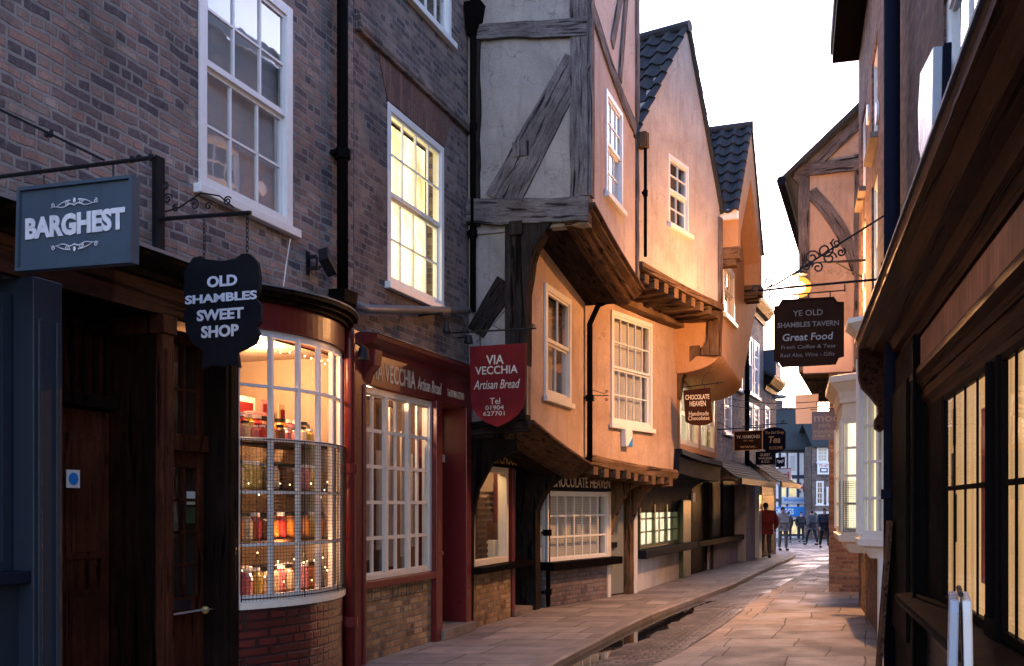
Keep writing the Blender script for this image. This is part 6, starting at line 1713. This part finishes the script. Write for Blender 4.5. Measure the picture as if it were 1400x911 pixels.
def person(px, hpx, label, face, jacket, trousers, hair='hair', stride=.22, arms=.15, Y=None, bulk=1.0, hat=None, coat=False, elbow=.1):
    Y = Y or 1.7 * FPX / hpx; X = (px - PCX) / FPX * Y
    root = empty('person', (X, Y, zg(Y) + .005), face, label, 'person')
    # local: walks towards -y
    b = bulk
    J = dict(pel=(0, 0, .95), sp=(0, .01, 1.12), ch=(0, 0, 1.30), nk=(0, -.01, 1.46), hd=(0, -.03, 1.56), tp=(0, -.03, 1.66))
    for s, n in ((-1, 'L'), (1, 'R')):
        st = stride * s
        J['hp' + n] = (.095 * s, 0, .90); J['kn' + n] = (.10 * s, -st * .62 - .03, .50 if st > 0 else .49); J['an' + n] = (.10 * s, -st, .09 if st > 0 else .12); J['to' + n] = (.115 * s, -st - .17, .035 if st > 0 else .03)
        J['sh' + n] = (.185 * s * b, 0, 1.40); J['el' + n] = (.25 * s * b, arms * s + .04, 1.12); J['wr' + n] = (.25 * s * b, arms * s * .9 - elbow, .90); J['ha' + n] = (.245 * s * b, arms * s * .8 - elbow - .03, .80); J['th' + n] = (.22 * s * b, arms * s * .8 - elbow - .06, .86)
    order = list(J); ix = {k: i for i, k in enumerate(order)}
    E = [('pel', 'sp'), ('sp', 'ch'), ('ch', 'nk'), ('nk', 'hd'), ('hd', 'tp')]
    for n in 'LR': E += [('pel', 'hp' + n), ('hp' + n, 'kn' + n), ('kn' + n, 'an' + n), ('an' + n, 'to' + n), ('ch', 'sh' + n), ('sh' + n, 'el' + n), ('el' + n, 'wr' + n), ('wr' + n, 'ha' + n), ('wr' + n, 'th' + n)]
    rr = dict(pel=(.14, .11), sp=(.135, .10), ch=(.15, .11), nk=.055, hd=(.078, .095), tp=(.065, .08), hp=.088, kn=.056, an=.042, to=.038, sh=.062, el=.044, wr=.03, ha=.032, th=.014)
    body = mobj(skin_mesh([J[k] for k in order], [(ix[a], ix[c]) for a, c in E], [rr[k if k in rr else k[:2]] for k in order]), 'body', M['skin'], root)
    def part(keys, edges, radii, name, mat, add=0.0, over=None):
        Jn = dict(J); Jn.update(over or {}); ii = {k: i for i, k in enumerate(keys)}
        return mobj(skin_mesh([Jn[k] for k in keys], [(ii[a], ii[c]) for a, c in edges], radii), name, mat, root)
    low = .80 if coat else .88
    ks = ['pel', 'sp', 'ch', 'nk', 'shL', 'elL', 'wrL', 'shR', 'elR', 'wrR', 'hem']
    part(ks, [('hem', 'pel'), ('pel', 'sp'), ('sp', 'ch'), ('ch', 'nk'), ('ch', 'shL'), ('shL', 'elL'), ('elL', 'wrL'), ('ch', 'shR'), ('shR', 'elR'), ('elR', 'wrR')],
         [(.17 * b, .14 * b), (.175 * b, .145 * b), (.18 * b, .145 * b), .075, .085 * b, .07 * b, .048, .085 * b, .07 * b, .048, (.175 * b, .14 * b)], 'jacket', jacket, over={'hem': (0, 0, low), 'nk': (0, 0, 1.455)})
    kt = ['pel', 'hpL', 'knL', 'anL', 'hpR', 'knR', 'anR']
    part(kt, [('pel', 'hpL'), ('hpL', 'knL'), ('knL', 'anL'), ('pel', 'hpR'), ('hpR', 'knR'), ('knR', 'anR')], [(.145, .115), .1, .075, .062, .1, .075, .062], 'trousers', trousers)
    m = MB()
    for n in 'LR':
        a, t = Vector(J['an' + n]), Vector(J['to' + n]); m.sphere(((a.x + t.x) / 2, (a.y + t.y) / 2, .05), .1, 8, 6, (.5, 1.45, .55))
    m.build('shoes', M['iron'], root, smooth=True)
    m = MB(); m.sphere((0, -.015, 1.645), .105, 12, 9, (.86, 1.0, .95))
    for v in m.bm.verts:
        if v.co.y < -.04 and v.co.z < 1.68: v.co.y = -.04
    m.build('hair' if not hat else 'hat', M[hair] if not hat else hat, root, smooth=True)
    m = MB()
    for s in (-1, 1): m.sphere((s * .034, -.118, 1.60), .011, 6, 5)
    m.build('eyes', M['iron'], root); MB().sphere((0, -.128, 1.575), .018, 6, 5, (.8, 1, 1.3)).build('nose', M['skin'], root, smooth=True); MB().sphere((0, -.118, 1.535), .022, 6, 4, (1, .4, .3)).build('mouth', M['red'], root)
    return root
def cloth(name, c): M[name] = paint_mat(name, c, .85, .4, .5, 12); return M[name]
AW = rad(180)
red = person(1047, 74, 'person in a red padded jacket and brown trousers walking away up the pavement', AW - .15, cloth('red_padded_cloth', (.30, .028, .022)), cloth('brown_corduroy', (.10, .065, .05)), hair='hair', stride=.14, bulk=1.35, elbow=.22, Y=32)
bag = empty('shoulder_bag', (red.location.x - .26, 31.85, zg(32) + .72), 0, 'red bag held at the side of the person in the red jacket', 'bag')
MB().box(-.06, .06, -.14, .14, 0, .3).build('bag_body', M['maroonboard'], bag, bevel=.03); MB().tube([(0, -.09, .29), (0, -.06, .42), (0, .06, .42), (0, .09, .29)], .01, 6).build('bag_handle', M['maroonboard'], bag)
person(1070, 46, 'person in a long pale beige coat next to the red jacket', .2, cloth('pale_beige_cloth', (.5, .45, .4)), cloth('pale_grey_trousers', (.2, .18, .17)), coat=True, Y=40, bulk=1.1, stride=.1)
person(1078, 42, 'person in dark clothes standing behind the pale coat', AW, cloth('dark_brown_cloth', (.035, .026, .024)), cloth('black_trousers', (.015, .014, .018)), stride=.05)
person(1095, 36, 'person in black with a warm lit shop window behind', .1, cloth('black_cloth', (.02, .016, .022)), cloth('dark_blue_trousers', (.015, .016, .025)), Y=58, stride=.05, arms=.02, bulk=1.15)
person(1110, 41, 'person in a grey jacket walking away beside the far stall', AW + .5, cloth('mid_grey_cloth', (.07, .07, .085)), cloth('navy_trousers', (.012, .012, .02)), Y=50, stride=.28, bulk=1.2, elbow=.25)
person(1127, 51, 'person in dark navy striding towards the camera in mid lane', 0, cloth('dark_navy_cloth', (.022, .023, .038)), cloth('navy_black_trousers', (.012, .013, .022)), stride=.30, Y=44, bulk=1.2, elbow=.2)
person(1147, 45, 'person in a white jacket near the cream bay window', .8, cloth('white_cloth', (.52, .52, .54)), cloth('grey_blue_trousers', (.09, .1, .13)), hat=cloth('white_knit', (.5, .5, .5)), Y=50)
person(1165, 70, 'person in dark trousers half hidden behind the bay window sill', 2.2, cloth('charcoal_cloth', (.03, .028, .032)), cloth('black_denim', (.012, .012, .016)), Y=29.5)
# ================================================================== LIGHT, SKY, CAMERA
def plight(name, loc, col, watts, r=.05):
    l = bpy.data.lights.new(name, 'POINT'); l.energy = watts * 2 / EX; l.color = col; l.shadow_soft_size = r
    o = bpy.data.objects.new(name, l); COL.objects.link(o); o.location = loc; return o
plight('street_lamp_light', LP + Vector((0, 0, -.03)), (1.0, .45, .17), LAMP_W / 2 * 2.8, .03)
sp = bpy.data.lights.new('street_lamp_downlight', 'SPOT'); sp.energy = LAMP_W * 1.0 / EX; sp.color = (1.0, .47, .19); sp.spot_size = rad(155); sp.spot_blend = .9; sp.shadow_soft_size = .07
so_ = bpy.data.objects.new('street_lamp_downlight', sp); COL.objects.link(so_); so_.location = LP + Vector((0, 0, -.22)); so_.rotation_euler = (0, 0, 0)
plight('sweet_shop_light', fA.w((b0 + b1) / 2, .35, 2.95), (1.0, .52, .24), 50, .05)
plight('sweet_shelf_fill_light', fA.w((b0 + b1) / 2, .06, 1.25), (1.0, .50, .25), 14, .04)  # added fill for the lower shelves, stands in for fairy-light glow
plight('bread_shop_light', fB.w((us0 + us1) / 2, .35, 2.8), (1.0, .62, .35), 24, .05)
plight('chocolate_shop_light', fC.w(.7, .3, 2.25), (1.0, .62, .30), 16, .05)

wd = bpy.data.worlds.new('World'); SC.world = wd; wd.use_nodes = True
nt = wd.node_tree; nt.nodes.clear()
out = nt.nodes.new('ShaderNodeOutputWorld'); bg = nt.nodes.new('ShaderNodeBackground'); sk = nt.nodes.new('ShaderNodeTexSky')
sk.sky_type = 'NISHITA'; sk.sun_disc = False; sk.sun_elevation = rad(SUN_EL); sk.sun_rotation = rad(SUN_ROT); sk.dust_density = 1.0; sk.ozone_density = 2.0; sk.air_density = 1.0
bg.inputs[1].default_value = SKY_S
mx = nt.nodes.new('ShaderNodeMix'); mx.data_type = 'RGBA'; mx.blend_type = 'MULTIPLY'; mx.inputs[0].default_value = 1; mx.inputs[7].default_value = (1.13, .90, 1.05, 1); nt.links.new(sk.outputs[0], mx.inputs[6]); nt.links.new(mx.outputs[2], bg.inputs[0]); nt.links.new(bg.outputs[0], out.inputs[0])
sl = bpy.data.lights.new('sun', 'SUN'); sl.energy = .05; sl.angle = rad(10); sl.color = (1, .85, .7)
so = bpy.data.objects.new('sun', sl); COL.objects.link(so)
d = Vector((math.sin(rad(SUN_ROT)) * math.cos(rad(SUN_EL)), math.cos(rad(SUN_ROT)) * math.cos(rad(SUN_EL)), math.sin(rad(SUN_EL))))
so.rotation_euler = d.to_track_quat('Z', 'Y').to_euler(); so.location = d * 50

cam = bpy.data.cameras.new('camera'); co = bpy.data.objects.new('camera', cam); COL.objects.link(co); SC.camera = co
co.location = CAM; co.rotation_euler = (rad(90), 0, 0)
cam.sensor_width = 36; cam.sensor_fit = 'HORIZONTAL'; cam.lens = FPX / 1400 * 36; cam.shift_y = (PHY - 455.5) / 1400
cam.clip_start = .05; cam.clip_end = 2000
vs = SC.view_settings; vs.view_transform = 'Standard'; vs.look = 'None'; vs.gamma = 1; vs.exposure = EXPO; vs.use_curve_mapping = False
cy = SC.cycles; cy.use_denoising = True; cy.max_bounces = 6; cy.diffuse_bounces = 3; cy.glossy_bounces = 3; cy.transparent_max_bounces = 12; cy.sample_clamp_indirect = 4; cy.caustics_reflective = False; cy.caustics_refractive = False
for o in bpy.data.objects:
    if '_uc' in o: del o['_uc']; del o['_zb']
